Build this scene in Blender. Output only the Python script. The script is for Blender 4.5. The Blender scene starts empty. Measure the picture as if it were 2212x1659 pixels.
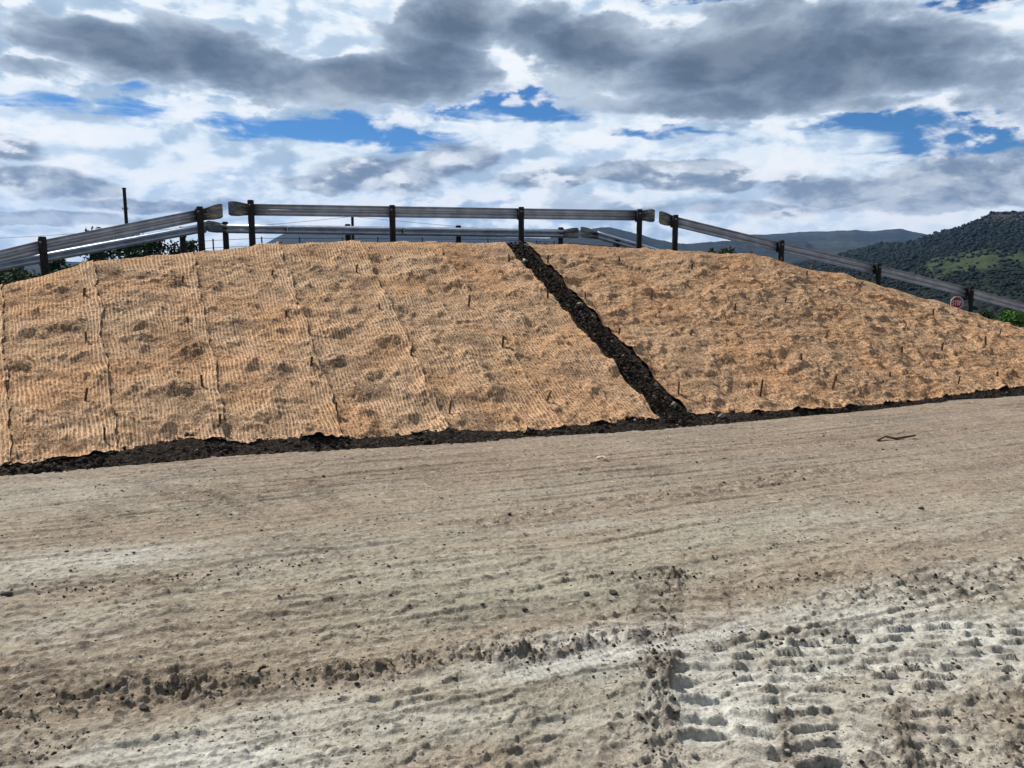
import bpy, math, random
import numpy as np
from mathutils import Vector
C = bpy.context.scene.collection
SC = bpy.context.scene
random.seed(4); RNG = np.random.default_rng(7)

# ------------------------------------------------------------------ camera, world, sun
W, H, F, CAMH = 2212, 1659, 1671.0, 2.9           # measuring frame of the photo, focal length in its pixels, eye height
TH = math.atan((829.5-590)/F)                     # downward pitch
cam = bpy.data.cameras.new('camera'); camo = bpy.data.objects.new('camera', cam); C.objects.link(camo)
camo.location = (0, 0, CAMH); camo.rotation_euler = (math.pi/2-TH, 0, 0)
cam.sensor_fit = 'HORIZONTAL'; cam.angle_x = 2*math.atan(W/2/F)
cam.clip_start = 0.1; cam.clip_end = 30000
SC.camera = camo
SUN_EL, SUN_AZ = math.radians(48), math.radians(-52)   # azimuth from +Y, clockwise positive
sun = bpy.data.lights.new('sun', 'SUN'); sun.energy = 5.0; sun.angle = math.radians(0.5); sun.color = (1.0, 0.95, 0.89)
suno = bpy.data.objects.new('sun', sun); C.objects.link(suno)
sd = Vector((math.sin(SUN_AZ)*math.cos(SUN_EL), math.cos(SUN_AZ)*math.cos(SUN_EL), math.sin(SUN_EL)))
suno.rotation_euler = sd.to_track_quat('Z', 'Y').to_euler()
SC.view_settings.view_transform = 'Standard'; SC.view_settings.look = 'None'
SC.view_settings.exposure = 0.2; SC.view_settings.gamma = 1.0
SC.cycles.volume_bounces = 0; SC.cycles.max_bounces = 5; SC.cycles.diffuse_bounces = 3

def ray(u, v):
    dx = (u-W/2)/F; dy = (H/2-v)/F
    return np.array([dx, math.cos(TH)+dy*math.sin(TH), dy*math.cos(TH)-math.sin(TH)])
def at(u, v, Y):                                  # a photo pixel at a known distance -> point
    d = ray(u, v); return np.array([0, 0, CAMH])+d*Y/d[1]
def gp(u, v, z=0.0):                              # a photo pixel on level ground -> point
    d = ray(u, v); return np.array([0, 0, CAMH])+d*(z-CAMH)/d[2]
def proj(P):
    x, y, z = P[..., 0], P[..., 1], P[..., 2]-CAMH
    f = y*math.cos(TH)-z*math.sin(TH); u = y*math.sin(TH)+z*math.cos(TH)
    return W/2+F*x/f, H/2-F*u/f

# ------------------------------------------------------------------ node helper
class NT:
    def __init__(s, tree): s.t = tree; s.n = tree.nodes; s.l = tree.links
    def new(s, typ, **kw):
        n = s.n.new(typ)
        for k, v in kw.items(): setattr(n, k, v)
        return n
    def put(s, sock, v):
        if v is None: return
        if isinstance(v, bpy.types.NodeSocket): s.l.new(v, sock)
        else: sock.default_value = v
    def m(s, op, a, b=None, c=None, clamp=False):
        n = s.new('ShaderNodeMath', operation=op, use_clamp=clamp)
        s.put(n.inputs[0], a); s.put(n.inputs[1], b); s.put(n.inputs[2], c); return n.outputs[0]
    def vm(s, op, a, b=None, c=None):
        n = s.new('ShaderNodeVectorMath', operation=op)
        s.put(n.inputs[0], a); s.put(n.inputs[1], b); s.put(n.inputs[2], c)
        return n.outputs['Value'] if op in ('LENGTH', 'DOT_PRODUCT') else n.outputs[0]
    def noise(s, vec, scale, detail=4, rough=0.55, dist=0.0, color=False, dim='3D', lac=2.0):
        n = s.new('ShaderNodeTexNoise', noise_dimensions=dim)
        s.put(n.inputs['Vector'], vec); n.inputs['Scale'].default_value = scale; n.inputs['Detail'].default_value = detail
        n.inputs['Roughness'].default_value = rough; n.inputs['Distortion'].default_value = dist; n.inputs['Lacunarity'].default_value = lac
        return n.outputs['Color' if color else 'Fac']
    def mr(s, v, a, b, c=0.0, d=1.0, smooth=True):
        n = s.new('ShaderNodeMapRange', interpolation_type='SMOOTHSTEP' if smooth else 'LINEAR')
        s.put(n.inputs[0], v)
        for i, q in enumerate((a, b, c, d)): s.put(n.inputs[1+i], q)
        return n.outputs[0]
    def mix(s, f, a, b, mode='MIX'):
        n = s.new('ShaderNodeMix', data_type='RGBA', blend_type=mode); n.clamp_factor = True
        s.put(n.inputs[0], f); s.put(n.inputs[6], a); s.put(n.inputs[7], b); return n.outputs[2]
    def ramp(s, f, stops):
        n = s.new('ShaderNodeValToRGB'); s.put(n.inputs[0], f); cr = n.color_ramp
        while len(cr.elements) < len(stops): cr.elements.new(0.5)
        for e, (p, c) in zip(cr.elements, stops): e.position = p; e.color = (*c, 1)
        return n.outputs[0]
def rgb(*c): return (*c, 1.0)

# ------------------------------------------------------------------ sky with clouds (a function of direction only)
wd = bpy.data.worlds.new('World'); SC.world = wd; wd.use_nodes = True
def make_sky():
    t = NT(wd.node_tree); t.n.clear()
    out = t.new('ShaderNodeOutputWorld'); bg = t.new('ShaderNodeBackground')
    sky = t.new('ShaderNodeTexSky', sky_type='NISHITA'); sky.sun_disc = False
    sky.sun_elevation = SUN_EL; sky.sun_rotation = SUN_AZ; sky.altitude = 900; sky.dust_density = 0.3; sky.ozone_density = 2.5
    tc = t.new('ShaderNodeTexCoord'); D = tc.outputs['Generated']
    sp = t.new('ShaderNodeSeparateXYZ'); t.l.new(D, sp.inputs[0]); X, Y, Z = sp.outputs
    az = t.m('ARCTAN2', X, Y); el = t.m('ARCSINE', Z)
    cb = t.new('ShaderNodeCombineXYZ'); t.l.new(az, cb.inputs[0]); t.l.new(el, cb.inputs[1]); P = cb.outputs[0]
    # noise space: direction with the vertical stretched, so that clouds lie flat
    N = t.vm('MULTIPLY', D, (1.0, 1.0, 2.1))
    S = t.vm('MULTIPLY', D, (1.0, 1.0, 6.5))
    w1 = t.vm('SUBTRACT', t.noise(N, 7, 5, 0.6, color=True), (0.5, 0.5, 0.5))
    Pw = t.vm('MULTIPLY_ADD', w1, (0.16, 0.075, 0), P)
    def a2(u, v):
        d = ray(u, v); return math.atan2(d[0], d[1]), math.asin(d[2]/np.linalg.norm(d))
    def field(blobs, Pv):
        tot = None
        for b in blobs:
            u, v, rx, ry = b[:4]; s = b[4] if len(b) > 4 else 1.0; rot = b[5] if len(b) > 5 else 0
            a0, e0 = a2(u, v); k = 1/F
            q = t.vm('SUBTRACT', Pv, (a0, e0, 0))
            if rot:
                r = t.new('ShaderNodeVectorRotate', rotation_type='Z_AXIS'); t.l.new(q, r.inputs['Vector'])
                r.inputs['Angle'].default_value = math.radians(rot); q = r.outputs[0]
            q = t.vm('MULTIPLY', q, (1/(rx*k), 1/(ry*k), 0))
            f = t.mr(t.vm('LENGTH', q), 1.35, 0.15, 0.0, s)
            tot = f if tot is None else t.m('MAXIMUM', tot, f)
        return tot
    nA = t.noise(N, 9, 9, 0.55, 0.15)          # puffs
    off = t.vm('ADD', N, (-0.012, -0.006, 0.020))
    nB = t.noise(off, 9, 9, 0.55, 0.15)
    nL = t.noise(N, 3.3, 5, 0.55, 0.2)
    nS = t.noise(S, 8, 7, 0.62, 0.9)           # streaks
    relief = t.mr(t.m('SUBTRACT', nA, nB), -0.095, 0.095)
    # blue openings
    gaps = field([(1140, 225, 200, 48, 1, -8), (760, 288, 330, 36, 1, 5), (520, 262, 100, 26, .75), (1010, 240, 170, 30, .9), (300, 232, 110, 30, .7), (60, 222, 130, 20, .7),
                  (1420, 278, 220, 16, .75), (1890, 262, 150, 38, 1), (2060, 285, 230, 62, 1), (2190, 300, 160, 60, 1), (280, 190, 60, 18, .6), (500, 205, 90, 18, .55),
                  (2130, 6, 130, 26, .9), (1530, -6, 150, 20, .8), (2212, 230, 120, 40, .7), (1560, 405, 60, 12, .45), (850, 225, 70, 16, .6)], Pw)
    gap = t.m('ADD', gaps, t.m('MULTIPLY', t.m('SUBTRACT', nS, 0.5), 1.5))
    gap = t.mr(gap, 0.26, 0.80)
    blue = t.mix(1.0, sky.outputs[0], rgb(0.34, 0.66, 0.99), 'MULTIPLY')
    blue = t.vm('SCALE', blue, None); blue.node.inputs[3].default_value = 0.085
    # bright cloud body: white heads, blue grey hollows
    lum = t.m('ADD', t.m('MULTIPLY', relief, 0.55), t.m('MULTIPLY', t.mr(nL, 0.32, 0.68), 0.45))
    body = t.ramp(lum, [(0.0, (0.34, 0.46, 0.61)), (0.32, (0.55, 0.68, 0.82)), (0.58, (0.78, 0.88, 0.97)), (0.9, (0.95, 0.98, 1.0))])
    col = t.mix(gap, body, blue)
    # low grey bellied cumulus over the horizon
    Pl = t.vm('MULTIPLY_ADD', w1, (0.10, 0.05, 0), P)
    low = field([(870, 372, 240, 40, 1, -3), (985, 352, 120, 42, 1), (690, 400, 150, 26, .9), (1400, 388, 240, 30, 1, 5), (1480, 362, 130, 16, .9), (1560, 392, 70, 42, .9), (1180, 395, 150, 22, .8),
                 (1900, 408, 250, 44, 1), (2110, 385, 260, 52, 1), (2050, 440, 260, 26, .9), (110, 395, 150, 34, .8), (90, 468, 240, 20, .8), (330, 440, 200, 22, .75), (1560, 455, 330, 26, .6), (560, 470, 260, 16, .45), (20, 320, 120, 26, .6)], Pl)
    lowd = t.m('ADD', low, t.m('MULTIPLY', t.m('SUBTRACT', nA, 0.5), 1.7))
    lowm = t.mr(lowd, 0.30, 0.62)
    lowc = t.mix(t.m('MULTIPLY', relief, 0.62), rgb(0.175, 0.235, 0.33), rgb(0.72, 0.80, 0.88))
    col = t.mix(t.m('MULTIPLY', lowm, 0.86), col, lowc)
    # the two great dark banks
    Pd = t.vm('MULTIPLY_ADD', w1, (0.13, 0.075, 0), P)
    dark = field([(110, 95, 115, 34, .7), (280, 105, 220, 66, 1, 10), (520, 145, 280, 70, 1, 12), (800, 178, 280, 62, 1), (950, 150, 170, 92, 1), (1010, 60, 150, 90, .9), (880, 100, 90, 60, .7), (1150, 80, 130, 60, .85),
                  (1280, 110, 230, 62, .95), (1560, 125, 280, 76, 1), (1800, 135, 280, 84, 1), (1990, 150, 200, 54, .9), (1520, 205, 260, 40, .7), (1850, 60, 160, 60, .7), (1640, 45, 150, 50, .7), (2190, 170, 110, 80, .7), (1900, 215, 200, 30, .6),
                  (0, 150, 90, 30, .6)], Pd)
    nD = t.noise(N, 5.0, 9, 0.60, 0.3)
    dd = t.m('ADD', dark, t.m('MULTIPLY', t.m('SUBTRACT', nD, 0.5), 1.5))
    dd = t.m('ADD', dd, t.m('MULTIPLY', t.m('SUBTRACT', nA, 0.5), 1.35))
    dm = t.mr(dd, 0.19, 0.46)
    dc = t.ramp(dd, [(0.0, (0.85, 0.92, 0.98)), (0.30, (0.56, 0.65, 0.76)), (0.52, (0.30, 0.38, 0.48)), (0.80, (0.172, 0.230, 0.315)), (1.0, (0.115, 0.162, 0.228))])
    dc = t.mix(t.m('MULTIPLY', t.mr(nA, .47, .66), t.mr(dd, 1.25, .45, .16, .60)), dc, rgb(.66, .75, .85))
    rim = t.m('MULTIPLY', t.m('MULTIPLY', t.mr(dd, 0.0, 0.2), t.mr(dd, .42, .22)), t.mr(relief, .25, .75))
    col = t.mix(dm, col, dc)
    col = t.mix(t.m('MULTIPLY', rim, .8), col, rgb(.94, .97, 1.0))
    # paler towards the horizon
    hz = t.mr(el, 0.08, -0.01, 0.0, 0.28)
    col = t.mix(hz, col, rgb(0.60, 0.72, 0.86))
    # unseen sky overhead darkened with an added grey, to cut the fill light
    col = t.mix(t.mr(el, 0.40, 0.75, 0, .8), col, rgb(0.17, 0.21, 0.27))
    # unseen sky behind the viewer darkened to dull blue, to deepen the shadows
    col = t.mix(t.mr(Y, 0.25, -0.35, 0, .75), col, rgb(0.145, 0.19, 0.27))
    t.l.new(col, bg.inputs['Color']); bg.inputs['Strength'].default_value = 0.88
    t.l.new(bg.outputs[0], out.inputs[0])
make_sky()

# ------------------------------------------------------------------ numpy noise
def perlin(x, y, seed=0):
    xi = np.floor(x).astype(np.int64); yi = np.floor(y).astype(np.int64); xf = x-xi; yf = y-yi
    def g(ix, iy, dx, dy):
        hsh = (ix*374761393+iy*668265263+seed*1442695041) & 0xFFFFFFFF
        hsh = ((hsh ^ (hsh >> 13))*1274126177) & 0xFFFFFFFF
        a = ((hsh ^ (hsh >> 16)) & 0xFFFF)*(2*math.pi/65536)
        return np.cos(a)*dx+np.sin(a)*dy
    u = xf*xf*xf*(xf*(xf*6-15)+10); v = yf*yf*yf*(yf*(yf*6-15)+10)
    a = g(xi, yi, xf, yf); b = g(xi+1, yi, xf-1, yf); c = g(xi, yi+1, xf, yf-1); d = g(xi+1, yi+1, xf-1, yf-1)
    return ((a+u*(b-a))+v*((c+u*(d-c))-(a+u*(b-a))))*1.5
def fbm(x, y, octs=4, seed=0, gain=0.5, lac=2.03):
    s = 0; a = 1.0; n = 0
    for i in range(octs):
        s = s+a*perlin(x, y, seed+i*17); n += a; a *= gain; x = x*lac+3.1; y = y*lac+1.7
    return s/n
def billow(x, y, octs=3, seed=0):
    s = 0; a = 1.0; n = 0
    for i in range(octs):
        s = s+a*np.abs(perlin(x, y, seed+i*31)); n += a; a *= .5; x = x*2.1+5; y = y*2.1+2
    return s/n
def ss(x, a, b):
    t = np.clip((x-a)/(b-a), 0, 1); return t*t*(3-2*t)

# ------------------------------------------------------------------ mesh helpers
def link(name, verts, faces, mat, parent=None, smooth=False, uv=None, cols=None):
    me = bpy.data.meshes.new(name)
    if isinstance(verts, np.ndarray) and isinstance(faces, np.ndarray):
        nv, nf, k = len(verts), len(faces), faces.shape[1]
        me.vertices.add(nv); me.vertices.foreach_set('co', verts.astype(np.float32).ravel())
        me.loops.add(nf*k); me.loops.foreach_set('vertex_index', faces.astype(np.int32).ravel())
        me.polygons.add(nf); me.polygons.foreach_set('loop_start', np.arange(0, nf*k, k, dtype=np.int32))
        me.polygons.foreach_set('loop_total', np.full(nf, k, dtype=np.int32))
        me.update(calc_edges=True)
    else:
        me.from_pydata([tuple(map(float, v)) for v in verts], [], [tuple(int(i) for i in f) for f in faces]); me.update()
    if smooth: me.polygons.foreach_set('use_smooth', np.ones(len(me.polygons), dtype=bool))
    if uv is not None:
        lay = me.uv_layers.new(name='UVMap'); li = np.empty(len(me.loops), dtype=np.int32); me.loops.foreach_get('vertex_index', li)
        lay.data.foreach_set('uv', uv[li].astype(np.float32).ravel())
    if cols:
        for nm, c in cols.items():
            if c.ndim == 1:
                a = me.attributes.new(nm, 'FLOAT', 'POINT'); a.data.foreach_set('value', c.astype(np.float32))
            else:
                a = me.attributes.new(nm, 'FLOAT_COLOR', 'POINT')
                a.data.foreach_set('color', np.c_[c, np.ones(len(c))].astype(np.float32).ravel())
    if mat: me.materials.append(mat)
    o = bpy.data.objects.new(name, me); C.objects.link(o)
    if parent: o.parent = parent
    return o
def grid_faces(r, c):
    i = np.arange(r-1)[:, None]*c+np.arange(c-1)[None, :]
    return np.stack([i, i+1, i+c+1, i+c], -1).reshape(-1, 4)
def struct(o): o['kind'] = 'structure'; return o
def stuff(o): o['kind'] = 'stuff'; return o
def tag(o, label, cat, group=None):
    o['label'] = label; o['category'] = cat
    if group: o['group'] = group
    return o
def thing(name, loc, label, cat, group=None):
    o = bpy.data.objects.new(name, None); C.objects.link(o); o.location = [float(q) for q in loc]
    o.empty_display_size = .2
    return tag(o, label, cat, group)
class MB:                                          # collects shapes into one mesh
    def __init__(s): s.v = []; s.f = []
    def add(s, vs, fs):
        n = len(s.v); s.v += [tuple(map(float, q)) for q in vs]; s.f += [tuple(int(i)+n for i in f) for f in fs]
    def tube(s, pts, r, n=10, cap=True):
        pts = [np.array(p, float) for p in pts]; rs = r if hasattr(r, '__len__') else [r]*len(pts); vs = []
        for i, p in enumerate(pts):
            d = pts[min(i+1, len(pts)-1)]-pts[max(i-1, 0)]; d /= np.linalg.norm(d)
            a = np.cross(d, (0, 0, 1) if abs(d[2]) < .9 else (1, 0, 0)); a /= np.linalg.norm(a); b = np.cross(d, a)
            for k in range(n):
                q = 2*math.pi*k/n; vs.append(p+rs[i]*(math.cos(q)*a+math.sin(q)*b))
        fs = [(i*n+k, i*n+(k+1) % n, (i+1)*n+(k+1) % n, (i+1)*n+k) for i in range(len(pts)-1) for k in range(n)]
        if cap: fs += [tuple(range(n))[::-1], tuple((len(pts)-1)*n+k for k in range(n))]
        s.add(vs, fs)
    def prism(s, poly, depth, o, ex, ey, ez):       # polygon in (ex, ey) extruded along ez
        n = len(poly); o, ex, ey, ez = map(np.array, (o, ex, ey, ez))
        vs = [o+ex*p[0]+ey*p[1]-ez*depth/2 for p in poly]+[o+ex*p[0]+ey*p[1]+ez*depth/2 for p in poly]
        s.add(vs, [tuple(range(n))[::-1], tuple(range(n, 2*n))]+[(i, (i+1) % n, n+(i+1) % n, n+i) for i in range(n)])
    def build(s, name, mat, parent=None, smooth=False):
        o = link(name, s.v, s.f, mat, parent, smooth)
        if parent is not None and parent.type == 'EMPTY': o.matrix_parent_inverse = parent_inv(parent)
        return o
def parent_inv(p):
    from mathutils import Matrix
    return Matrix.Translation(p.location).inverted()

# ------------------------------------------------------------------ materials
def mat(name, rough=0.9, metal=0.0, spec=0.3):
    m = bpy.data.materials.new(name); m.use_nodes = True; t = NT(m.node_tree)
    b = t.n['Principled BSDF']; b.inputs['Roughness'].default_value = rough; b.inputs['Metallic'].default_value = metal
    b.inputs['Specular IOR Level'].default_value = spec
    return m, t, b
def bump(t, b, h, strength, dist):
    n = t.new('ShaderNodeBump'); n.inputs['Strength'].default_value = strength; n.inputs['Distance'].default_value = dist
    t.l.new(h, n.inputs['Height']); t.l.new(n.outputs[0], b.inputs['Normal'])
def obco(t): return t.new('ShaderNodeTexCoord').outputs['Object']
def geo(t): return t.new('ShaderNodeNewGeometry').outputs['Position']
def attr(t, n, col=False): a = t.new('ShaderNodeAttribute', attribute_name=n); return a.outputs['Color' if col else 'Fac']

def noisy(name, c1, c2, scale, rough=0.9, metal=0, spec=.3, detail=5, bs=0.0, bd=.01, lo=.35, hi=.65, world=False):
    m, t, b = mat(name, rough, metal, spec); co = geo(t) if world else obco(t)
    n = t.noise(co, scale, detail, .6); c = t.mix(t.mr(n, lo, hi), rgb(*c1), rgb(*c2)); t.l.new(c, b.inputs['Base Color'])
    if bs: bump(t, b, n, bs, bd)
    return m
# gravel yard
M_ground, t, b = mat('gravel_ground', 1.0, 0, .03)
p = geo(t); base = attr(t, 'col', True)
n1 = t.noise(p, 60, 4, .7); n2 = t.noise(p, 16, 4, .65)
f = t.m('ADD', t.m('MULTIPLY', t.mr(n1, .25, .75, .50, 1.40, False), .5), t.m('MULTIPLY', t.mr(n2, .32, .68, .50, 1.40, False), .5))
c = t.vm('SCALE', base, None); t.l.new(f, c.node.inputs[3])
n3 = t.noise(p, 24, 3, .6); n4 = t.noise(p, 3.2, 4, .6)
c = t.mix(t.m('MULTIPLY', t.mr(n3, .56, .66), t.mr(n4, .40, .66, .15, .95)), c, rgb(.085, .068, .054))
n6 = t.noise(p, 11, 5, .68, .6); n7 = t.noise(p, 1.3, 3, .6)
c = t.mix(t.m('MULTIPLY', t.mr(n6, .575, .635), t.mr(n7, .38, .62, .20, .95)), c, rgb(.105, .085, .066))
n8 = t.noise(p, 9, 4, .65, .5); c = t.mix(t.m('MULTIPLY', t.mr(n8, .56, .66), .45), c, rgb(.50, .46, .385))
n5 = t.noise(p, 33, 3, .6); c = t.mix(t.m('MULTIPLY', t.mr(n5, .58, .68), .5), c, rgb(.52, .49, .43))
t.l.new(c, b.inputs['Base Color'])
bump(t, b, t.m('ADD', n1, t.m('MULTIPLY', n2, 1.2)), 1.0, .013)
# loose dark soil
M_soil, t, b = mat('dark_soil', 1.0, 0, .05)
p = geo(t); n1 = t.noise(p, 15, 6, .72); n2 = t.noise(p, 30, 3, .7)
c = t.ramp(t.m('ADD', t.m('MULTIPLY', n1, .6), t.m('MULTIPLY', n2, .4)), [(.34, (.011, .010, .009)), (.48, (.033, .026, .021)), (.57, (.075, .058, .046)), (.68, (.19, .155, .13))])
t.l.new(c, b.inputs['Base Color']); bump(t, b, t.m('ADD', n1, n2), 1.0, .05)
# coir / jute netting
M_net, t, b = mat('coir_netting', 1.0, 0, .02)
uvn = t.new('ShaderNodeUVMap'); uvn.uv_map = 'UVMap'; U = uvn.outputs[0]
sp = t.new('ShaderNodeSeparateXYZ'); t.l.new(U, sp.inputs[0])
wob = t.m('MULTIPLY', t.m('SUBTRACT', t.noise(t.vm('MULTIPLY', U, (2.2, .8, 0)), 1, 3, .5, dim='2D'), .5), .16)
wv = t.m('ADD', sp.outputs[0], wob)
st = t.m('SINE', t.m('MULTIPLY', wv, 2*math.pi/.066)); st = t.mr(st, -.25, .95)
wf = t.m('SINE', t.m('MULTIPLY', t.m('ADD', sp.outputs[1], wob), 2*math.pi/.055)); wf = t.mr(wf, .0, 1)
fib = t.noise(t.vm('MULTIPLY', U, (30, 22, 0)), 1, 4, .75, 1.2, dim='2D')
fib2 = t.noise(t.vm('MULTIPLY', U, (70, 22, 0)), 1, 3, .7, .8, dim='2D')
stripe = attr(t, 'stripe'); soil = attr(t, 'soil')
s1 = t.m('MULTIPLY', st, stripe)
ground_c = t.ramp(t.mr(fib, .31, .69), [(0, (.045, .025, .013)), (.38, (.23, .135, .075)), (.66, (.54, .34, .20)), (1, (.76, .53, .34))])
strand = t.mix(t.mr(fib2, .3, .7), rgb(.50, .33, .20), rgb(.88, .67, .47))
c = t.mix(t.m('MULTIPLY', s1, t.mr(fib2, .25, .55, .45, 1)), ground_c, strand)
c = t.mix(t.m('MULTIPLY', t.m('MULTIPLY', wf, .22), t.mr(fib, .35, .6)), c, rgb(.62, .40, .22))
big = t.noise(t.vm('MULTIPLY', U, (.55, .5, 0)), 1, 4, .6, dim='2D')
c = t.mix(t.mr(big, .35, .7, 0, .45), c, t.mix(1, c, rgb(1.08, .86, .66), 'MULTIPLY'))
sm = t.m('MULTIPLY', soil, t.mr(t.m('ADD', fib, t.m('MULTIPLY', s1, -.22)), .60, .34, .15, 1))
c = t.mix(sm, c, rgb(.050, .038, .031))  # mask holds bare soil plus painted shade of bumps and seams
t.l.new(c, b.inputs['Base Color'])
bump(t, b, t.m('ADD', t.m('MULTIPLY', fib, 1.0), t.m('MULTIPLY', s1, .5)), .7, .018)
# steel, timber ...
M_steel, t, b = mat('galvanised_steel', .40, .45, .6)
p = geo(t); n = t.noise(p, 3, 5, .6); c = t.mix(t.mr(n, .35, .65), rgb(.34, .39, .46), rgb(.49, .55, .63))
t.l.new(c, b.inputs['Base Color']); t.l.new(t.mr(t.noise(p, 12, 3), .3, .7, .34, .52), b.inputs['Roughness'])
M_term, t, b = mat('weathered_end_steel', .55, .5, .4)
p = geo(t); n = t.noise(t.vm('MULTIPLY', p, (1, 1, 3.2)), 2.6, 4, .55, .5)
c = t.ramp(n, [(.36, (.06, .075, .10)), (.5, (.14, .155, .17)), (.60, (.27, .25, .20)), (.68, (.34, .33, .31))]); t.l.new(c, b.inputs['Base Color'])
M_post = noisy('creosoted_timber', (.008, .008, .010), (.026, .024, .025), 18, .85, bs=.4, bd=.01)
M_bolt = noisy('bolt_steel', (.25, .25, .25), (.4, .4, .4), 30, .5, .8)
M_peg, t, b = mat('rusty_peg', .85, 0, .2)
n = t.noise(obco(t), 40, 4); t.l.new(t.mix(t.mr(n, .35, .65), rgb(.045, .024, .014), rgb(.16, .075, .03)), b.inputs['Base Color'])
M_refl_w = noisy('reflector_white', (.6, .6, .58), (.75, .75, .72), 20, .4)
M_refl_b = noisy('reflector_black', (.012, .012, .014), (.03, .03, .03), 20, .5)
M_pole = noisy('pole_timber', (.010, .010, .012), (.03, .028, .028), 6, .85)
M_wire = noisy('dark_wire', (.02, .02, .022), (.05, .05, .05), 5, .6)
M_fence = noisy('fence_steel', (.06, .06, .065), (.16, .16, .16), 6, .7)
M_white = noisy('sign_white', (.80, .81, .80), (.88, .88, .87), 9, .45)
M_red = noisy('sign_red', (.42, .014, .022), (.54, .022, .032), 7, .45)
M_grey = noisy('sign_back_grey', (.2, .2, .2), (.3, .3, .3), 7, .5, .5)
M_asph = noisy('asphalt', (.035, .035, .036), (.07, .068, .066), 25, .95, world=True, bs=.3)
M_rock = noisy('trench_rock', (.12, .10, .085), (.30, .26, .215), 14, .9, bs=.5)
M_clod = noisy('dark_clod', (.028, .027, .027), (.085, .075, .066), 20, .95, bs=.5)
M_pale = noisy('pale_rock', (.24, .22, .19), (.42, .39, .34), 14, .9, bs=.4)
M_wood = noisy('brown_wood', (.06, .035, .02), (.16, .10, .06), 20, .9)
M_palewood = noisy('pale_wood', (.5, .43, .33), (.66, .58, .46), 20, .85)
M_grit, t, b = mat('loose_grit', .95, 0, .15)
v = attr(t, 'tone'); t.l.new(t.ramp(v, [(0, (.030, .023, .018)), (.5, (.095, .072, .054)), (1, (.30, .26, .21))]), b.inputs['Base Color'])
M_bark = noisy('bark', (.03, .024, .018), (.08, .065, .05), 14, .95)
M_soilclod, t, b = mat('soil_clod', 1.0, 0, .03)
t.l.new(t.mix(t.mr(t.noise(geo(t), 30, 3), .3, .7), t.ramp(attr(t, 'tone'), [(0, (.020, .015, .012)), (.5, (.058, .044, .034)), (.85, (.13, .102, .08)), (1, (.24, .20, .16))]), rgb(.026, .020, .016)), b.inputs['Base Color'])
def leafmat(name, c1, c2):
    m, t, b = mat(name, .8, 0, .12); v = attr(t, 'tone')
    t.l.new(t.mix(v, rgb(*c1), rgb(*c2)), b.inputs['Base Color'])
    return m
M_leafd = leafmat('dark_leaves', (.012, .022, .010), (.045, .075, .026))
M_leafg = leafmat('green_leaves', (.03, .075, .015), (.10, .21, .04))
M_bush = leafmat('scrub', (.006, .011, .011), (.013, .022, .017))  # dark evergreen, with the cloud shade over the hills put into the colour

# ------------------------------------------------------------------ embankment geometry
def pl(tab): a = np.array(tab, float); return lambda x: np.interp(x, a[:, 0], a[:, 1])
toeY = pl([(-700, 1080), (-300, 1052), (0, 1027), (316, 1004), (457, 987), (777, 972), (1121, 947), (1434, 927), (1512, 919), (1856, 888), (2212, 853), (2600, 822), (3100, 790)])
netY = pl([(-700, 1062), (-300, 1035), (0, 1007), (155, 988), (228, 981), (302, 962), (397, 943), (527, 955), (632, 944), (734, 945), (822, 944), (980, 926), (1128, 934), (1227, 920), (1339, 908), (1448, 899), (1522, 892), (1768, 886), (1962, 867), (2212, 832), (2600, 802), (3100, 772)])
crestY = pl([(-600, 775), (-300, 690), (0, 614), (90, 593), (134, 577), (181, 565), (260, 557), (383, 547), (448, 539), (536, 531), (563, 527), (678, 521), (869, 519), (952, 522), (1084, 524), (1136, 521), (1169, 526), (1262, 527), (1376, 536), (1527, 541), (1607, 548), (1659, 553), (1752, 582), (1826, 588), (1853, 602), (1897, 615), (1949, 627), (1995, 643), (2034, 649), (2058, 660), (2107, 676), (2135, 693), (2165, 695), (2212, 713), (2400, 765), (2900, 800)])
crestZ = pl([(-600, 15.0), (-300, 16.0), (0, 17.7), (98, 18.1), (440, 20.2), (540, 20.8), (1382, 23.4), (1460, 23.0), (1689, 24.0), (1899, 25.1), (2097, 26.1), (2212, 26.8), (2500, 28.0), (2900, 29)])
PAIRS = np.array([(-620, -560), (-250, -240), (0, -14), (235, 181), (478, 400), (735, 587), (965, 765), (1215, 930), (1448, 1090), (1513, 1133), (1770, 1385), (2010, 1620), (2250, 1880), (2520, 2140), (2820, 2440)], float)
NP_ = len(PAIRS)
def cols_at(t):                                     # t runs 0..NP_-1 along the bank
    k = np.arange(NP_)
    tx = np.interp(t, k, PAIRS[:, 0]); cx = np.interp(t, k, PAIRS[:, 1])
    cx = cx
    T = np.stack([gp(a, toeY(a)) for a in tx]); K = np.stack([at(a, crestY(a), crestZ(a)-.75) for a in cx])
    vb = np.zeros(len(t))                           # slope fraction at which the netting begins
    for i in range(len(t)):
        vv = np.linspace(0, .3, 61); P = T[i]+(K[i]-T[i])*vv[:, None]; pu, pv = proj(P)
        ok = np.where(pv <= netY(pu))[0]; vb[i] = vv[ok[0]] if len(ok) else .08
    return T, K, vb
_TT = np.linspace(0, NP_-1, 700); _T, _K, _VB = cols_at(_TT)
def smooth_cols(A, n=9):
    k = np.ones(n)/n; B = np.stack([np.convolve(np.pad(A[:, i], n//2, mode='edge'), k, 'valid') for i in range(A.shape[1])], 1); return B
_T = smooth_cols(_T, 7); _K = smooth_cols(_K, 5)
_MID = (_T+_K)/2; _UM = np.r_[0, np.cumsum(np.linalg.norm(np.diff(_MID, axis=0), axis=1))]
_L = np.linalg.norm(_K-_T, axis=1)
BACK = np.array([-.16, .987])
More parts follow.
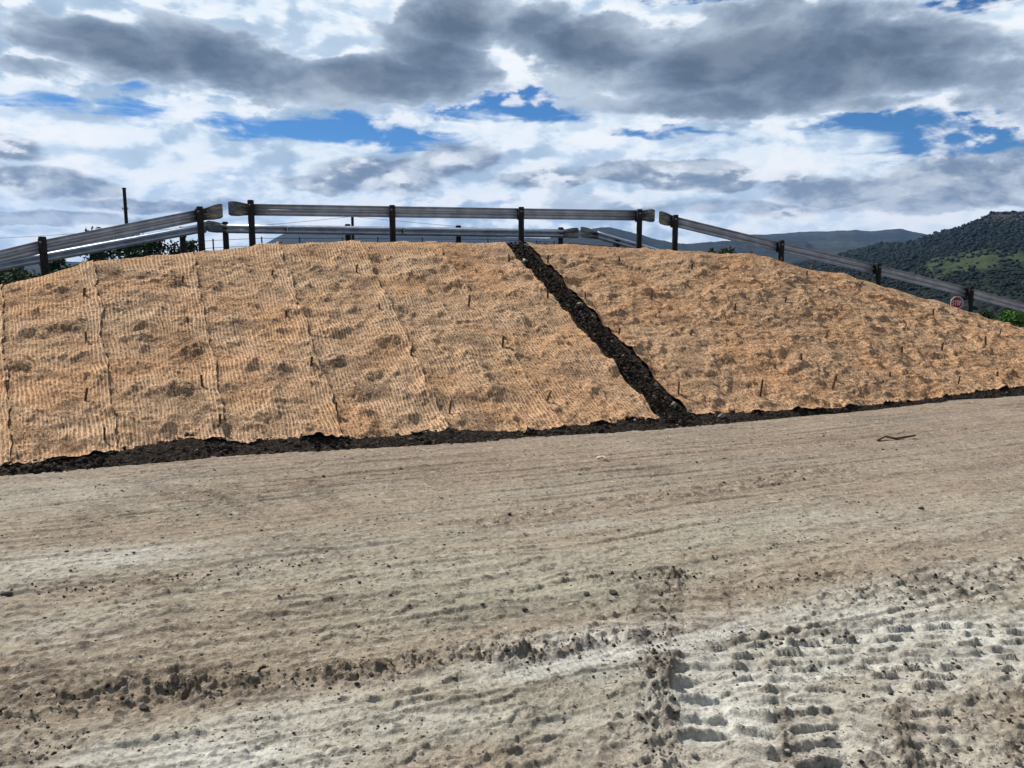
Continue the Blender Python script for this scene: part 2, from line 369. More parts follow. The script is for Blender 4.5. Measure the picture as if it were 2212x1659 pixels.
_tan = np.gradient(_MID, axis=0); _nrm = np.cross(_tan, _K-_T); _nrm /= np.linalg.norm(_nrm, axis=1)[:, None]
_nrm = smooth_cols(_nrm, 41)
T_TRENCH0, T_TRENCH1 = 8.0, 9.0
def interp3(t, A): return np.stack([np.interp(t, _TT, A[:, i]) for i in range(3)], -1)
def base_surf(t, v):                                # v in 0..1 on the slope, above 1 on the flat top (1 unit = slope length)
    T = interp3(t, _T); K = interp3(t, _K); L = np.interp(t, _TT, _L)
    vs = np.minimum(v, 1.0); P = T+(K-T)*vs[..., None]
    ov = np.maximum(v-1, 0)*L
    P[..., 0] += BACK[0]*ov; P[..., 1] += BACK[1]*ov; P[..., 2] -= ov*.05
    P[..., 2] -= .10*np.exp(-((v-1)/.03)**2)*.3
    N = interp3(t, _nrm); k = ss(v, .97, 1.04)[..., None]; N = N*(1-k)+np.array([0, 0, 1.0])*k
    return P, N
def bank_height(t, v, um, vm):                      # lumps in the ground that the net follows
    right = ss(t, 7, 9.5)
    h = fbm(um*.55, vm*.45, 3, 5)*.13
    h = h+fbm(um*1.5+3, vm*1.5, 3, 11)*.075
    h = h+ss(fbm(um*1.9+8, vm*1.5, 4, 15), -.10, .75)*.115
    h = h+fbm(um*3.6, vm*2.8, 4, 23)*(.020+.006*right)+ss(fbm(um*1.3+4, vm*1.2, 2, 29), .2, .5)*np.maximum(fbm(um*4.5, vm*4, 3, 27), 0)*.09
    h = h+fbm(um*8.0, vm*8.0, 3, 41)*(.007+.003*right)
    h = h+right*.020*fbm(um*2.2, vm*6.5, 3, 47)
    fold = 1-np.abs(perlin(um*.9+vm*.55+.6*fbm(um*.6, vm*.6, 2, 9), vm*1.1-um*.25, 71))
    h = h+right*.045*np.maximum(fold-.72, 0)/.28*ss(fbm(um*.8, vm*.8, 2, 77), -.15, .35)
    fade = 1-.62*ss(v, .86, 1.0)
    return (h-.05)*fade
def slope_grid(t0, t1, v0, v1, nc, nr, v0arr=None):
    t = np.linspace(t0, t1, nc)[None, :].repeat(nr, 0)
    if v0arr is None: v = np.linspace(v0, v1, nr)[:, None].repeat(nc, 1)
    else:
        q = np.linspace(0, 1, nr)[:, None]; v = v0arr[None, :]*(1-q)+v1*q
    um = np.interp(t, _TT, _UM); vm = v*np.interp(t, _TT, _L)
    return t, v, um, vm

def build_bank():
    nc, nr = 1700, 420
    t = np.linspace(0, NP_-1, nc)[None, :].repeat(nr, 0)
    v = np.r_[np.linspace(-.06, .16, 150), np.linspace(.16, 1.06, 252)[1:], np.linspace(1.06, 3.0, 20)[1:]][:, None]
    nr = len(v); v = v.repeat(nc, 1); t = np.linspace(0, NP_-1, nc)[None, :].repeat(nr, 0)
    um = np.interp(t, _TT, _UM); vm = v*np.interp(t, _TT, _L); vb = np.interp(t, _TT, _VB)
    P, N = base_surf(t, v); h = bank_height(t, v, um, vm)
    cl = np.maximum(fbm(um*5.5, vm*5.5, 5, 103, .6)+.05, 0)*.17+np.maximum(fbm(um*14, vm*14, 3, 131), 0)*.09
    wig = fbm(vm*1.3, vm*0, 2, 3)*.10
    tr = ss(t, T_TRENCH0-.02, T_TRENCH0+.22)*(1-ss(t, T_TRENCH1-.22, T_TRENCH1+.02))
    toe = 1-ss(v, vb*.8, vb*1.35)
    ridge = np.exp(-((v-vb*.62)/(vb*.45))**2)*(.012+.045*fbm(um*.8, um*0, 3, 55))
    op = np.maximum(tr, toe)
    hh = (h-.07)*(1-op)+op*(h*.5*(1-toe)+cl*(.62-.32*toe)-.07*tr)+toe*(ridge)*ss(v, -.03, .03)
    hh = hh-.25*ss(-v, 0.0, .06)
    P = P+N*hh[..., None]
    o = link('embankment', P.reshape(-1, 3), grid_faces(nr, nc), M_soil, smooth=True); struct(o)
    # rear side of the bank and the road on top
    tt = np.linspace(0, NP_-1, 120); K = interp3(tt, _K); L = np.interp(tt, _TT, _L)
    def backpt(s, dz): Q = K.copy(); Q[:, 0] += BACK[0]*s; Q[:, 1] += BACK[1]*s; Q[:, 2] += dz-s*.05; return Q
    R = np.stack([backpt(2.0*L, -.03), backpt(2.0*L+6, 0)]); R[1, :, 2] = -4.0
    struct(link('rear_slope', R.reshape(-1, 3), grid_faces(2, 120), M_soil, smooth=True))
    R = np.stack([backpt(1.6, -.02), backpt(5.6, -.02)])
    R[..., 2] += .06
    struct(link('road', R.reshape(-1, 3), grid_faces(2, 120), M_asph, smooth=True))
build_bank()

STRIPS = [(0, 1), (1, 2), (2, 3), (3, 4), (4, 5), (5, 6), (6, 7), (7, 8), (9, 10), (10, 11), (11, 12), (12, 13), (13, 14)]
SLAB = ['striped jute net strip running out of the photo at its left edge',
        'striped jute net strip below the lowest near guardrail post at the left',
        'striped jute net strip with a torn dark patch, below the slanting left guardrail',
        'striped jute net strip below the guardrail gap on the left',
        'striped jute net strip below the left end of the level middle guardrail',
        'striped jute net strip below the half hidden utility pole',
        'second jute net strip left of the dark trench, with a lumpy lower half',
        'jute net strip lying along the left edge of the dark soil trench',
        'jute net strip lying along the right edge of the dark soil trench',
        'wrinkled jute net strip, second to the right of the dark trench',
        'lumpy jute net strip, third to the right of the trench, below the sloping right guardrail',
        'lumpy jute net strip running up towards the stop sign',
        'jute net strip at the far right corner of the bank, beyond the stop sign']
def build_nets():
    for i, (a, b_) in enumerate(STRIPS):
        nc, nr = (90, 200) if i in (0, ) else (190, 400)
        w = np.interp(b_, _TT, _UM)-np.interp(a, _TT, _UM); ext = .16/w*(b_-a)
        t1 = b_+(ext if b_ not in (8, 14) else 0)
        tc = np.linspace(a, t1, nc); vb = np.interp(tc, _TT, _VB); umc = np.interp(tc, _TT, _UM)
        vb = vb*(.84+.22*fbm(umc*2.3, umc*0+i, 3, 61))+.006*fbm(umc*8, umc*0, 2, 67)
        t, v, um, vm = slope_grid(a, t1, 0, 1.07, nc, nr, vb)
        # edges that are not dead straight
        x = (t-a)/(t1-a); e = fbm(vm*.8+i*7, vm*0+i, 3, 91)*.12+fbm(vm*3+i*7, vm*0, 2, 93)*.05
        e = e*(np.abs(x-.5)*2)**3
        t = t+e/w; um = np.interp(t, _TT, _UM)
        P, N = base_surf(t, v); h = bank_height(t, v, um, vm)
        # laid like roof tiles: the left strip lies over its right neighbour
        lay = .012+.030*ss(x, .72, .95)-.0*x
        first = ss(x, 0, .12); lay = lay*first + (.012 if i not in (0, 8) else .03)*(1-first)
        edge = .022*(ss(x, .93, 1.0)+.7*ss(-x, -.03, 0)*(i == 8))*ss(fbm(vm*1.1, vm*0+i*3, 3, 19), -.35, .35)*1.5
        edge = edge+.03*(1-ss((v-vb[None, :])*np.interp(t, _TT, _L), 0, .12))
        P = P+N*(h+lay+edge)[..., None]
        soil = ss(fbm(um*.8+5, vm*1.3, 4, 201)+.5*fbm(um*4.2, vm*4.6, 3, 203), -.02, .40)  # dark patches: soil showing through, plus clustered fine shadows put into the colour
        soil = np.maximum(soil, .9*ss(fbm(um*2.4, vm*2.6, 3, 207), .34, .56))
        left = 1-ss(t, 6.0, 8.2)
        soil = np.maximum(soil, .8*np.exp(-((x-.105)/.035)**2)*ss(fbm(vm*1.2, vm*0+i, 3, 223), -.5, .2)*(i not in (0, 8)))  # dark line past the overlapping edge: seam shadow put into the colour
        soil = np.clip(soil*(.17+.47*left)+.05*left, 0, 1)*(1-.6*ss(x, .86, .93))*(1-.6*ss(v, .93, 1))
        stripe = .25+.75*(1-ss(t, 6.3, 9.5)); stripe = stripe*np.clip(.75+.9*fbm(um*.7, vm*.8, 3, 211), .15, 1)
        stripe = np.maximum(stripe, 1.0*ss(x, .78, .88)*left)
        uv = np.stack([um, vm], -1).reshape(-1, 2)
        o = link('erosion_blanket', P.reshape(-1, 3), grid_faces(nr, nc), M_net, smooth=True, uv=uv, cols={'soil': soil.ravel(), 'stripe': stripe.ravel()})
        tag(o, SLAB[i], 'netting', 'jute net strips covering the bank')
build_nets()

def hit_table():
    tt, vv = np.meshgrid(np.linspace(0, NP_-1, 900), np.linspace(0, 1.02, 260)); P, N = base_surf(tt, vv); pu, pv = proj(P)
    return tt, vv, P, N, pu, pv
HIT = hit_table()
def slope_hit(u, v, above=.0):                      # photo pixel -> point and normal on the bank
    best = None
    tt, vv, P, N, pu, pv = HIT; k = np.argmin((pu-u)**2+(pv-v)**2)
    i, j = np.unravel_index(k, pu.shape); t_, v_ = tt[i, j], vv[i, j]
    um = np.interp(t_, _TT, _UM); vm = v_*np.interp(t_, _TT, _L)
    h = bank_height(np.array([t_]), np.array([v_]), np.array([um]), np.array([vm]))[0]
    return P[i, j]+N[i, j]*(h+above), N[i, j], t_, v_

# ------------------------------------------------------------------ ground
E1 = gp(2212, 853)-gp(0, 1027); E1 = E1[:2]/np.linalg.norm(E1[:2])
def seg(x, y, p, q):                                # distance along / across a straight segment
    p = np.array(p[:2]); q = np.array(q[:2]); d = q-p; L = np.linalg.norm(d); d /= L
    s = (x-p[0])*d[0]+(y-p[1])*d[1]; c = (x-p[0])*-d[1]+(y-p[1])*d[0]; return s, c, L
def ends(s, L, e=.3): return ss(s, -e, e*.3)*(1-ss(s, L-e*.3, L+e))
def ground_field(x, y):
    r = np.hypot(x, y)
    a = x*E1[0]+y*E1[1]; c = -x*E1[1]+y*E1[0]
    h = fbm(x*.35, y*.35, 3, 301)*.030
    streak = fbm(a*.22, c*2.6, 4, 311)
    h += streak*.012+fbm(a*.6, c*9, 3, 313)*.008
    nearf = 1-.6*ss(y, 6.0, 9.5); h += nearf*fbm(x*7, y*7, 4, 317)*.010+nearf*np.maximum(fbm(x*19, y*19, 3, 319), 0)*.012
    chips = np.maximum(fbm(a*3.2, c*5.5, 4, 321)-.16, 0); h += chips*.062*nearf
    pits = np.maximum(fbm(a*9, c*14, 3, 327)-.2, 0); h += pits*.05*nearf
    ln = perlin(a*.07+2, c*3.4+.9*fbm(a*.16, c*.5, 3, 346), 345); lines = np.exp(-(ln/.10)**2)*ss(fbm(a*.25, c*.9, 3, 347), -.25, .25); h += -.016*lines+.012*np.exp(-((ln-.2)/.10)**2)
    fq = c*5.2+.9*fbm(x*2.3, y*2.3, 3, 349); ff = fq-np.floor(fq); flake = np.where(ff < .10, ss(ff, -.02, .09), (1-(ff-.10)/.90)**2)*ss(fbm(a*2.6, c*3.4, 3, 351), -.14, .22); h += .021*flake*nearf
    white = .55*ss(fbm(a*.13, c*.55, 4, 331), .05, .5)*ss(r, 15, 7)
    dark = .30*flake*ss(ff, .35, .08)+.35*lines+1.1*chips*ss(fbm(x*.8, y*.8, 2, 335), -.3, .3)+1.2*pits+.22*ss(streak, .1, .5)+.28*ss(fbm(a*.3, c*1.3, 4, 337), .15, .5)
    warm = ss(fbm(a*.2+9, c*.8, 4, 341), -.25, .35)
    def churn(p, q, w, amp, dk=.5, wh=0, sc=1.0):
        X0, Y0, H0, W0, D0 = x, y, h, white, dark
        s, d, L = seg(X0, Y0, gp(*p), gp(*q)); I = np.where((s > -.7) & (s < L+.7) & (np.abs(d) < w*3.6))
        if len(I[0]) == 0: return
        s, d = s[I], d[I]; dh, dw, ddk = churn_local(X0[I], Y0[I], s, d, L, p, w, amp, dk, wh, sc); h[I] += dh; white[I] += dw; dark[I] += ddk
    def churn_local(x, y, s, d, L, p, w, amp, dk, wh, sc):
        wob = fbm(s*.9, s*0+p[0], 3, 353)*w*.9
        m = np.exp(-((d-wob)/w)**2)*ends(s, L, .5)*ss(fbm(x*1.5, y*1.5, 2, 359), -.75, -.15)
        cl = np.maximum(fbm(x*5.5*sc, y*5.5*sc, 4, 367)+.02, 0); cl2 = np.maximum(fbm(x*13*sc, y*13*sc, 3, 373), 0)
        lug = np.maximum(np.sin(s*2*math.pi/.34+d*5+2*fbm(x, y, 2, 379)), 0)**2
        return m*(amp*(cl*.85+cl2*.6)+amp*.24*lug-.010), m*wh, m*dk*(1.25*ss(cl, .02, .22)+.6*cl2+.15)
    def tyre(p, q, w, pitch, slant, depth, wh=.5, seed=0, cut=.35):
        s, d, L = seg(x, y, gp(*p), gp(*q)); I = np.where((s > -.5) & (s < L+.5) & (np.abs(d) < w*1.2+.35))
        if len(I[0]) == 0: return
        h[I], white[I], dark[I] = tyre_local(x[I], y[I], s[I], d[I], L, w, pitch, slant, depth, wh, seed, cut, h[I], white[I], dark[I])
    def tyre_local(x, y, s, d, L, w, pitch, slant, depth, wh, seed, cut, h, white, dark):
        d = d+fbm(s*.7, s*0+seed, 2, 383)*.06
        e = ends(s, L, .25)*ss(fbm(x*1.1, y*1.1, 2, 405+seed), -.55, -.15); m = (1-ss(np.abs(d), w*.86, w*1.02))*e
        wv = .30*fbm(x*2.6, y*2.6, 3, 389+seed)
        if slant > .6:                                # staggered plates: rows across the track, broken along it
            q = d/(pitch*.62)+s*.22/pitch+wv; row = np.floor(q); f = q-row
            cell = np.sin((s/(pitch*1.5)+row*.5+.25*fbm(x*3, y*3, 2, 391))*2*math.pi); bar = np.where(f < .12, ss(f, -.04, .10), (1-(f-.12)/.88)**2.2)*ss(cell, -.75, -.1)
        else:                                         # cleated bars on either half, steep on the near side
            side = np.where(d > 0, .5, 0.); q = s/pitch+side*(pitch > .12)+np.abs(d)*slant/pitch+wv; f = q-np.floor(q)
            bar = np.where(f < .14, ss(f, -.02, .12), (1-(f-.14)/.86)**1.8)*(1-.8*np.exp(-(d/(w*.14))**2)*(pitch > .12))
        bar = bar*(.45+.55*ss(fbm(x*3, y*3, 3, 397+seed), -.4, .1))
        br = 1+.6*fbm(x*6, y*6, 4, 401)
        h = h*(1-.55*m)+m*(-depth*.45+depth*.95*bar*br)
        bm = (np.exp(-((d-w*1.12)/.07)**2)+np.exp(-((d+w*1.12)/.07)**2))*e
        h = h+bm*(depth*.7*np.maximum(fbm(x*7, y*7, 5, 409, .6)+.12, 0)*1.6)
        crumb = np.maximum(fbm(x*17, y*17, 3, 407+seed), 0); h = h+m*bar*crumb*depth*.5+m*fbm(x*8, y*8, 3, 411)*depth*.16
        return h, white+m*wh*(1-bar*.85)*(.55+.9*fbm(x*1.6, y*1.6, 3, 419+seed)), dark*(1-.4*m)+m*cut*(bar*.7+crumb*.9)+bm*(.35+.6*crumb)
    churn((-60, 1552), (420, 1482), .17, .10, .55); churn((380, 1492), (800, 1446), .15, .10, .55); churn((760, 1455), (1150, 1405), .17, .11, .5); churn((1080, 1420), (1450, 1365), .16, .12, .35, .25)
    churn((-40, 1440), (420, 1490), .10, .05, .3); churn((-60, 1500), (380, 1455), .12, .07, .4)
    churn((-30, 1285), (330, 1255), .16, .05, .4); churn((330, 1262), (760, 1195), .20, .055, .35); churn((1020, 1130), (1850, 1010), .25, .06, .4)
    churn((1250, 1250), (1510, 1240), .14, .07, .5); churn((1590, 1275), (1830, 1240), .10, .06, .5); churn((1850, 1270), (2240, 1235), .22, .10, .5); churn((1700, 1300), (2200, 1290), .16, .06, .4)
    churn((1420, 1440), (1455, 1240), .13, .12, .75); churn((1425, 1680), (1440, 1430), .14, .17, .35, .35)
    churn((1500, 1400), (1850, 1375), .14, .09, .35, .1); churn((1850, 1590), (2250, 1540), .25, .08, .3); churn((1750, 1640), (2240, 1650), .22, .11, .35, .1)
    churn((1060, 1640), (1420, 1560), .16, .06, .25); churn((500, 1640), (760, 1560), .10, .05, .3); churn((2000, 1480), (2230, 1500), .15, .09, .3); churn((0, 1640), (180, 1600), .12, .07, .5)
    tyre((1490, 1430), (1480, 1270), .34, .20, .1, .030, .05, 5, .5)
    tyre((1590, 1720), (1545, 1425), .33, .22, .14, .066, 1.0, 1, .2)
    tyre((1560, 1440), (2300, 1345), .34, .24, .75, .048, .75, 2, .25)
    tyre((1640, 1490), (2330, 1440), .30, .24, .8, .044, .5, 3, .25)
    tyre((1850, 1720), (1800, 1520), .32, .20, .45, .050, .25, 4, .2)
    tyre((2100, 1720), (2060, 1540), .26, .20, .45, .044, .25, 6, .25)
    tyre((1180, 1680), (1230, 1560), .24, .26, .5, .030, .15, 8, .2)
    tyre((1040, 1478), (1600, 1358), .13, .045, 0, .007, 1.1, 7, .1)
    for (u0, u1) in (((330, 1040), (530, 1110)), ((480, 1050), (560, 1095)), ((640, 1040), (720, 1100)), ((190, 1100), (240, 1125))):
        tyre(u0, u1, .17, .11, .3, .024, .0, 9, .5)
    def patch(u, v, ru, rv, k):
        nonlocal white
        P = gp(u, v); sx = abs(gp(u+ru, v)[0]-P[0]); sy = abs(gp(u, v-rv)[1]-P[1])
        q = ((x-P[0])/sx)**2+((y-P[1])/sy)**2; white = white+k*np.exp(-q)*(.75+.9*fbm(x*2.2, y*2.2, 4, 431))
    patch(450, 1640, 330, 55, 1.1); patch(850, 1560, 330, 40, .5); patch(2150, 1400, 230, 70, .5); patch(1580, 1500, 150, 60, .55); patch(1360, 1395, 110, 24, .9); patch(1250, 1455, 190, 22, .8)
    patch(250, 1200, 350, 25, .35); patch(2000, 1340, 300, 26, .4); patch(1750, 1600, 250, 50, .15); patch(80, 1370, 200, 50, .3); patch(1900, 1130, 350, 40, .3)
    white = np.clip(white, 0, 1); dark = np.clip(dark, 0, 1)
    far = ss(y, 7.5, 12.5)
    base = np.array([0.258, 0.212, 0.158])*(1-warm[..., None])+np.array([0.292, 0.268, 0.208])*warm[..., None]
    base = base*(1-far[..., None])+far[..., None]*(np.array([0.242, 0.190, 0.142])*(1-.35*warm[..., None])+.35*warm[..., None]*np.array([0.242, 0.214, 0.176]))
    col = base*(1-white[..., None])+np.array([.46, .45, .40])*white[..., None]
    col = col*(1-.75*dark[..., None])+np.array([.085, .064, .048])*.75*dark[..., None]
    col = col*(1.20+.26*fbm(x*1.3, y*1.3, 4, 441))[..., None]
    h = h*(1-ss(r, 22, 30))
    # beyond the bank the land falls away into a bushy valley
    beyond = ss(y, 27, 45); h = h-4.2*beyond
    g = beyond[..., None]; col = col*(1-g)+np.array([.022, .034, .016])*g
    return h, col
def build_ground():
    d = math.radians(38.5); ang = np.r_[-math.pi+.12, np.linspace(-math.pi+.15, -d-.05, 26), np.linspace(-d, d, 1060), np.linspace(d+.05, math.pi-.15, 26), math.pi-.12]
    rr = np.r_[np.geomspace(.05, 3.5, 24)[:-1], np.geomspace(3.5, 23.5, 900), np.geomspace(23.9, 16000, 60)]
    A, R = np.meshgrid(ang, rr); x = R*np.sin(A); y = R*np.cos(A)
    h, col = ground_field(x, y)
    V = np.stack([x, y, h], -1).reshape(-1, 3); n = len(ang); fs = grid_faces(len(rr), n)
    i = np.arange(len(rr)-1)*n; wrap = np.stack([i+n-1, i, i+n, i+2*n-1], -1)
    o = link('ground', V, np.vstack([fs, wrap])[:, ::-1].copy(), M_ground, smooth=True, cols={'col': col.reshape(-1, 3)}); struct(o)
build_ground()

# ------------------------------------------------------------------ loose stones
def ico(sub=1):
    import bmesh
    bm = bmesh.new(); bmesh.ops.create_icosphere(bm, subdivisions=sub, radius=1.0)
    v = np.array([q.co[:] for q in bm.verts]); f = np.array([[q.index for q in p.verts] for p in bm.faces]); bm.free(); return v, f
ICO1 = ico(1); ICO2 = ico(2); ICO3 = ico(3)
def rock_mesh(seed, sc, src=ICO2):
    r = np.random.default_rng(seed); v = src[0].copy(); 
    for k in range(9):                               # chop facets
        n = r.normal(size=3); n /= np.linalg.norm(n); dcut = r.uniform(.42, .85); q = v@n; v = v-np.maximum(q-dcut, 0)[:, None]*n
    v = v*(1+.10*r.normal(size=(len(v), 1))); return v*np.array(sc)
def gh(x, y): return float(ground_field(np.array([x]), np.array([y]))[0][0])
def scatter_grit():
    n = 9000; r = RNG; y = 3.4*np.exp(r.random(n)*math.log(15/3.4)); x = (r.random(n)*2-1)*.72*y
    a = x*E1[0]+y*E1[1]; c = -x*E1[1]+y*E1[0]
    keep = fbm(a*.5, c*1.4, 3, 501) > r.normal(size=n)*.18-.02
    pu, pv = proj(np.stack([x, y, y*0], -1)); keep &= pv > toeY(pu)+8
    x, y = x[keep], y[keep]; n = len(x); z = ground_field(x, y)[0]
    s = (.0035+.0085*r.random(n)**4.0)*(y/5)**.45; V0, F0 = ICO1
    V = V0[None]*(1+.25*r.normal(size=(n, len(V0), 1)))*(s[:, None, None]*np.stack([1+.7*r.random(n), 1+.5*r.random(n), .35+.4*r.random(n)], -1)[:, None, :])
    V = V+np.stack([x, y, z+s*.1], -1)[:, None, :]
    Fc = (F0[None]+np.arange(n)[:, None, None]*len(V0)).reshape(-1, 3); tone = np.repeat(np.clip(r.random(n)**1.3, 0, 1), len(V0))
    stuff(link('loose_grit', V.reshape(-1, 3), Fc, M_grit, cols={'tone': tone}))
scatter_grit()
STONES = [(1326, 1280, 11, M_clod, 'dark angular stone on the bare ground, larger of two lying side by side'),
          (1268, 1284, 8, M_clod, 'dark angular stone on the bare ground, smaller of two lying side by side'),
          (1133, 1317, 8, M_clod, 'dark stone at the right of a small pair in mid yard'),
          (1041, 1307, 6, M_clod, 'small dark pointed stone on grey ground left of a dark pair'),
          (2050, 1264, 6, M_clod, 'small dark stone by the churned mud on the right'),
          (398, 1637, 0, M_clod, ''), (240, 1560, 0, M_clod, ''),
          (15, 1284, 14, M_clod, 'flat dark clod on the ground at the left edge of the photo'),
          (310, 1683, 0, M_clod, ''), (400, 1488, 9, M_clod, 'dark clod above the churned band on the left'),
          (312, 1532, 12, M_clod, 'grey dusty clod beside the churned band, low on the left'),
          (2168, 1348, 10, M_pale, 'pale rounded stone in the whitish mud at the right edge'),
          (1700, 1632, 10, M_pale, 'pale stone at the right of the lug tyre print, near the bottom edge'),
          (1498, 1636, 11, M_pale, 'pale stone in the left berm of the lug tyre print, near the bottom edge'),
          (1120, 1118, 0, M_clod, ''), (866, 1013, 6, M_clod, 'thin dark chip on the smooth ground below the left half of the bank'),
          (1005, 975, 0, M_clod, ''), (845, 1066, 0, M_clod, ''), (776, 1260, 5, M_clod, 'little dark stone in the middle of the yard, alone on pale ground'),
          (1843, 1063, 0, M_clod, ''), (1990, 1100, 6, M_clod, 'dark flat stone on the smooth ground at the right'),
          (1480, 1330, 0, M_clod, ''), (60, 1500, 0, M_clod, '')]
k = 0
for (u, v, s, m, lab) in STONES:
    if not s: continue
    k += 1; P = gp(u, v); r = s/F*P[1]*1.02
    z = gh(P[0], P[1]); V = rock_mesh(600+k, (r, r*.85, r*.62))+np.array([P[0], P[1], z+r*.28])
    o = link('stone', V-V.mean(0), ICO2[1], m); o.location = [float(q) for q in V.mean(0)]
    tag(o, lab, 'stone', 'stones lying on the yard')
def clods(name, P, S, m, seed, label=None):
    r = np.random.default_rng(seed); n = len(P); lib = [rock_mesh(seed*50+k, (1, .85, .7)) for k in range(12)]; V0n = len(ICO2[0]); V = np.empty((n, V0n, 3))
    for i in range(n):
        a = r.uniform(0, 6.28); ca, sa = math.cos(a), math.sin(a); q = lib[i % 12]*S[i]
        V[i, :, 0] = q[:, 0]*ca-q[:, 1]*sa+P[i, 0]; V[i, :, 1] = q[:, 0]*sa+q[:, 1]*ca+P[i, 1]; V[i, :, 2] = q[:, 2]+P[i, 2]
    Fc = (ICO2[1][None]+np.arange(n)[:, None, None]*V0n).reshape(-1, 3)
    stuff(link(name, V.reshape(-1, 3), Fc, m, cols={'tone': np.repeat(np.clip(r.random(n)**1.6, 0, 1), V0n)}))
def soil_clods():
    r = np.random.default_rng(31); P = []; S = []
    def put(t_, v_, s, lift):
        t_ = np.array(t_); v_ = np.array(v_); B, N = base_surf(t_, v_); um = np.interp(t_, _TT, _UM); vm = v_*np.interp(t_, _TT, _L)
        h = bank_height(t_, v_, um, vm)*.5+lift; P.append(B+N*h[:, None]); S.append(s)
    n = 2600; t_ = r.uniform(.5, 13.8, n); vb = np.interp(t_, _TT, _VB); v_ = vb*r.uniform(-.10, 1.05, n); put(t_, v_, .012+.055*r.random(n)**3.5, .0+.02*r.random(n))
    n = 1500; v_ = r.uniform(0, 1.0, n); put(T_TRENCH0+.14+.72*r.random(n), v_, .012+.05*r.random(n)**3.5, .01+.03*r.random(n))
    clods('soil_clods', np.concatenate(P), np.concatenate(S), M_soilclod, 3)
soil_clods()
def yard_clods():
    r = np.random.default_rng(37); P = []; S = []
    bands = [((-60, 1552), (420, 1482), 150, .16), ((380, 1492), (800, 1446), 150, .15), ((760, 1455), (1150, 1405), 130, .15), ((1080, 1420), (1450, 1365), 110, .14), ((-30, 1285), (330, 1255), 60, .15), ((330, 1262), (760, 1195), 70, .2),
             ((1250, 1250), (1510, 1240), 60, .12), ((1590, 1275), (1830, 1240), 50, .1), ((1850, 1270), (2240, 1235), 110, .2), ((1700, 1300), (2200, 1290), 70, .16), ((1420, 1440), (1455, 1240), 130, .12), ((1415, 1680), (1430, 1430), 130, .12),
             ((1020, 1130), (1850, 1010), 60, .2), ((1500, 1400), (1850, 1375), 80, .12), ((1750, 1640), (2240, 1650), 110, .16), ((1600, 1500), (2240, 1450), 110, .3), ((0, 1640), (180, 1600), 40, .1), ((1850, 1590), (2250, 1540), 70, .2)]
    for p, q, n, w in bands:
        A = gp(*p)[:2]; B = gp(*q)[:2]; s = r.random(n)[:, None]; X = A+(B-A)*s+r.normal(size=(n, 2))*w*.75; z = ground_field(X[:, 0], X[:, 1])[0]
        sz = (.005+.016*r.random(n)**3)*(1+.03*X[:, 1]); P.append(np.c_[X, z+sz*.2]); S.append(sz)
    clods('yard_clods', np.concatenate(P), np.concatenate(S), M_grit, 9)
yard_clods()
# two sticks
def stick(pts, r, m, lab, name='stick'):
    b_ = MB(); P = [gp(u, v) for u, v in pts]; P = [np.array([p[0], p[1], gh(p[0], p[1])+r*.9+(.03 if i % 2 else .0)]) for i, p in enumerate(P)]
    b_.tube(P, [r*(1-.25*(i % 2)) for i in range(len(P))], 7); o = b_.build(name, m, smooth=True); tag(o, lab, 'stick')
stick([(1895, 953), (1912, 950), (1935, 951), (1976, 948)], .022, M_wood, 'dark broken stick lying on the bare ground at the right, below the bank')
stick([(1290, 994), (1303, 996), (1312, 999)], .022, M_palewood, 'short pale stick lying on the bare ground below the trench')
# rocks lying in the trench
TR = [(1249, 656, 10, M_rock, 'rounded grey rock in the upper middle of the trench, biggest there'), (1255, 671, 7, M_rock, 'grey rock just under the biggest rock of the trench'),
      (1260, 684, 5, M_pale, 'small pale stone in the trench, left of a second pale one'), (1280, 681, 5, M_pale, 'small pale stone at the right edge of the trench, upper half'),
      (1134, 563, 9, M_pale, 'flat pale slab at the left lip of the trench near its top'), (1322, 739, 4, M_pale, 'white pebble alone in the middle of the trench'),
      (1418, 829, 9, M_rock, 'tan rock at the right side of the trench, low down'), (1455, 876, 9, M_rock, 'tan rock at the foot of the trench'),
      (1490, 885, 8, M_rock, 'grey rock at the right foot of the trench'), (1371, 909, 6, M_rock, 'grey rock on the dark toe ridge, left of the trench foot'),
      (1557, 901, 12, M_rock, 'square brown rock standing on the dark toe ridge, right of the trench foot'), (1345, 770, 5, M_rock, 'little brown rock halfway down the trench')]
for i, (u, v, s, m, lab) in enumerate(TR):
    P, N, _, _ = slope_hit(u, v, .03); r = s/F*P[1]
    V = rock_mesh(700+i, (r, r*.8, r*.7)); o = link('rock', V, ICO2[1], m); o.location = [float(q) for q in P]
    o.rotation_euler = (0, 0, i*1.3); tag(o, lab, 'rock', 'rocks in the trench and the toe ridge')

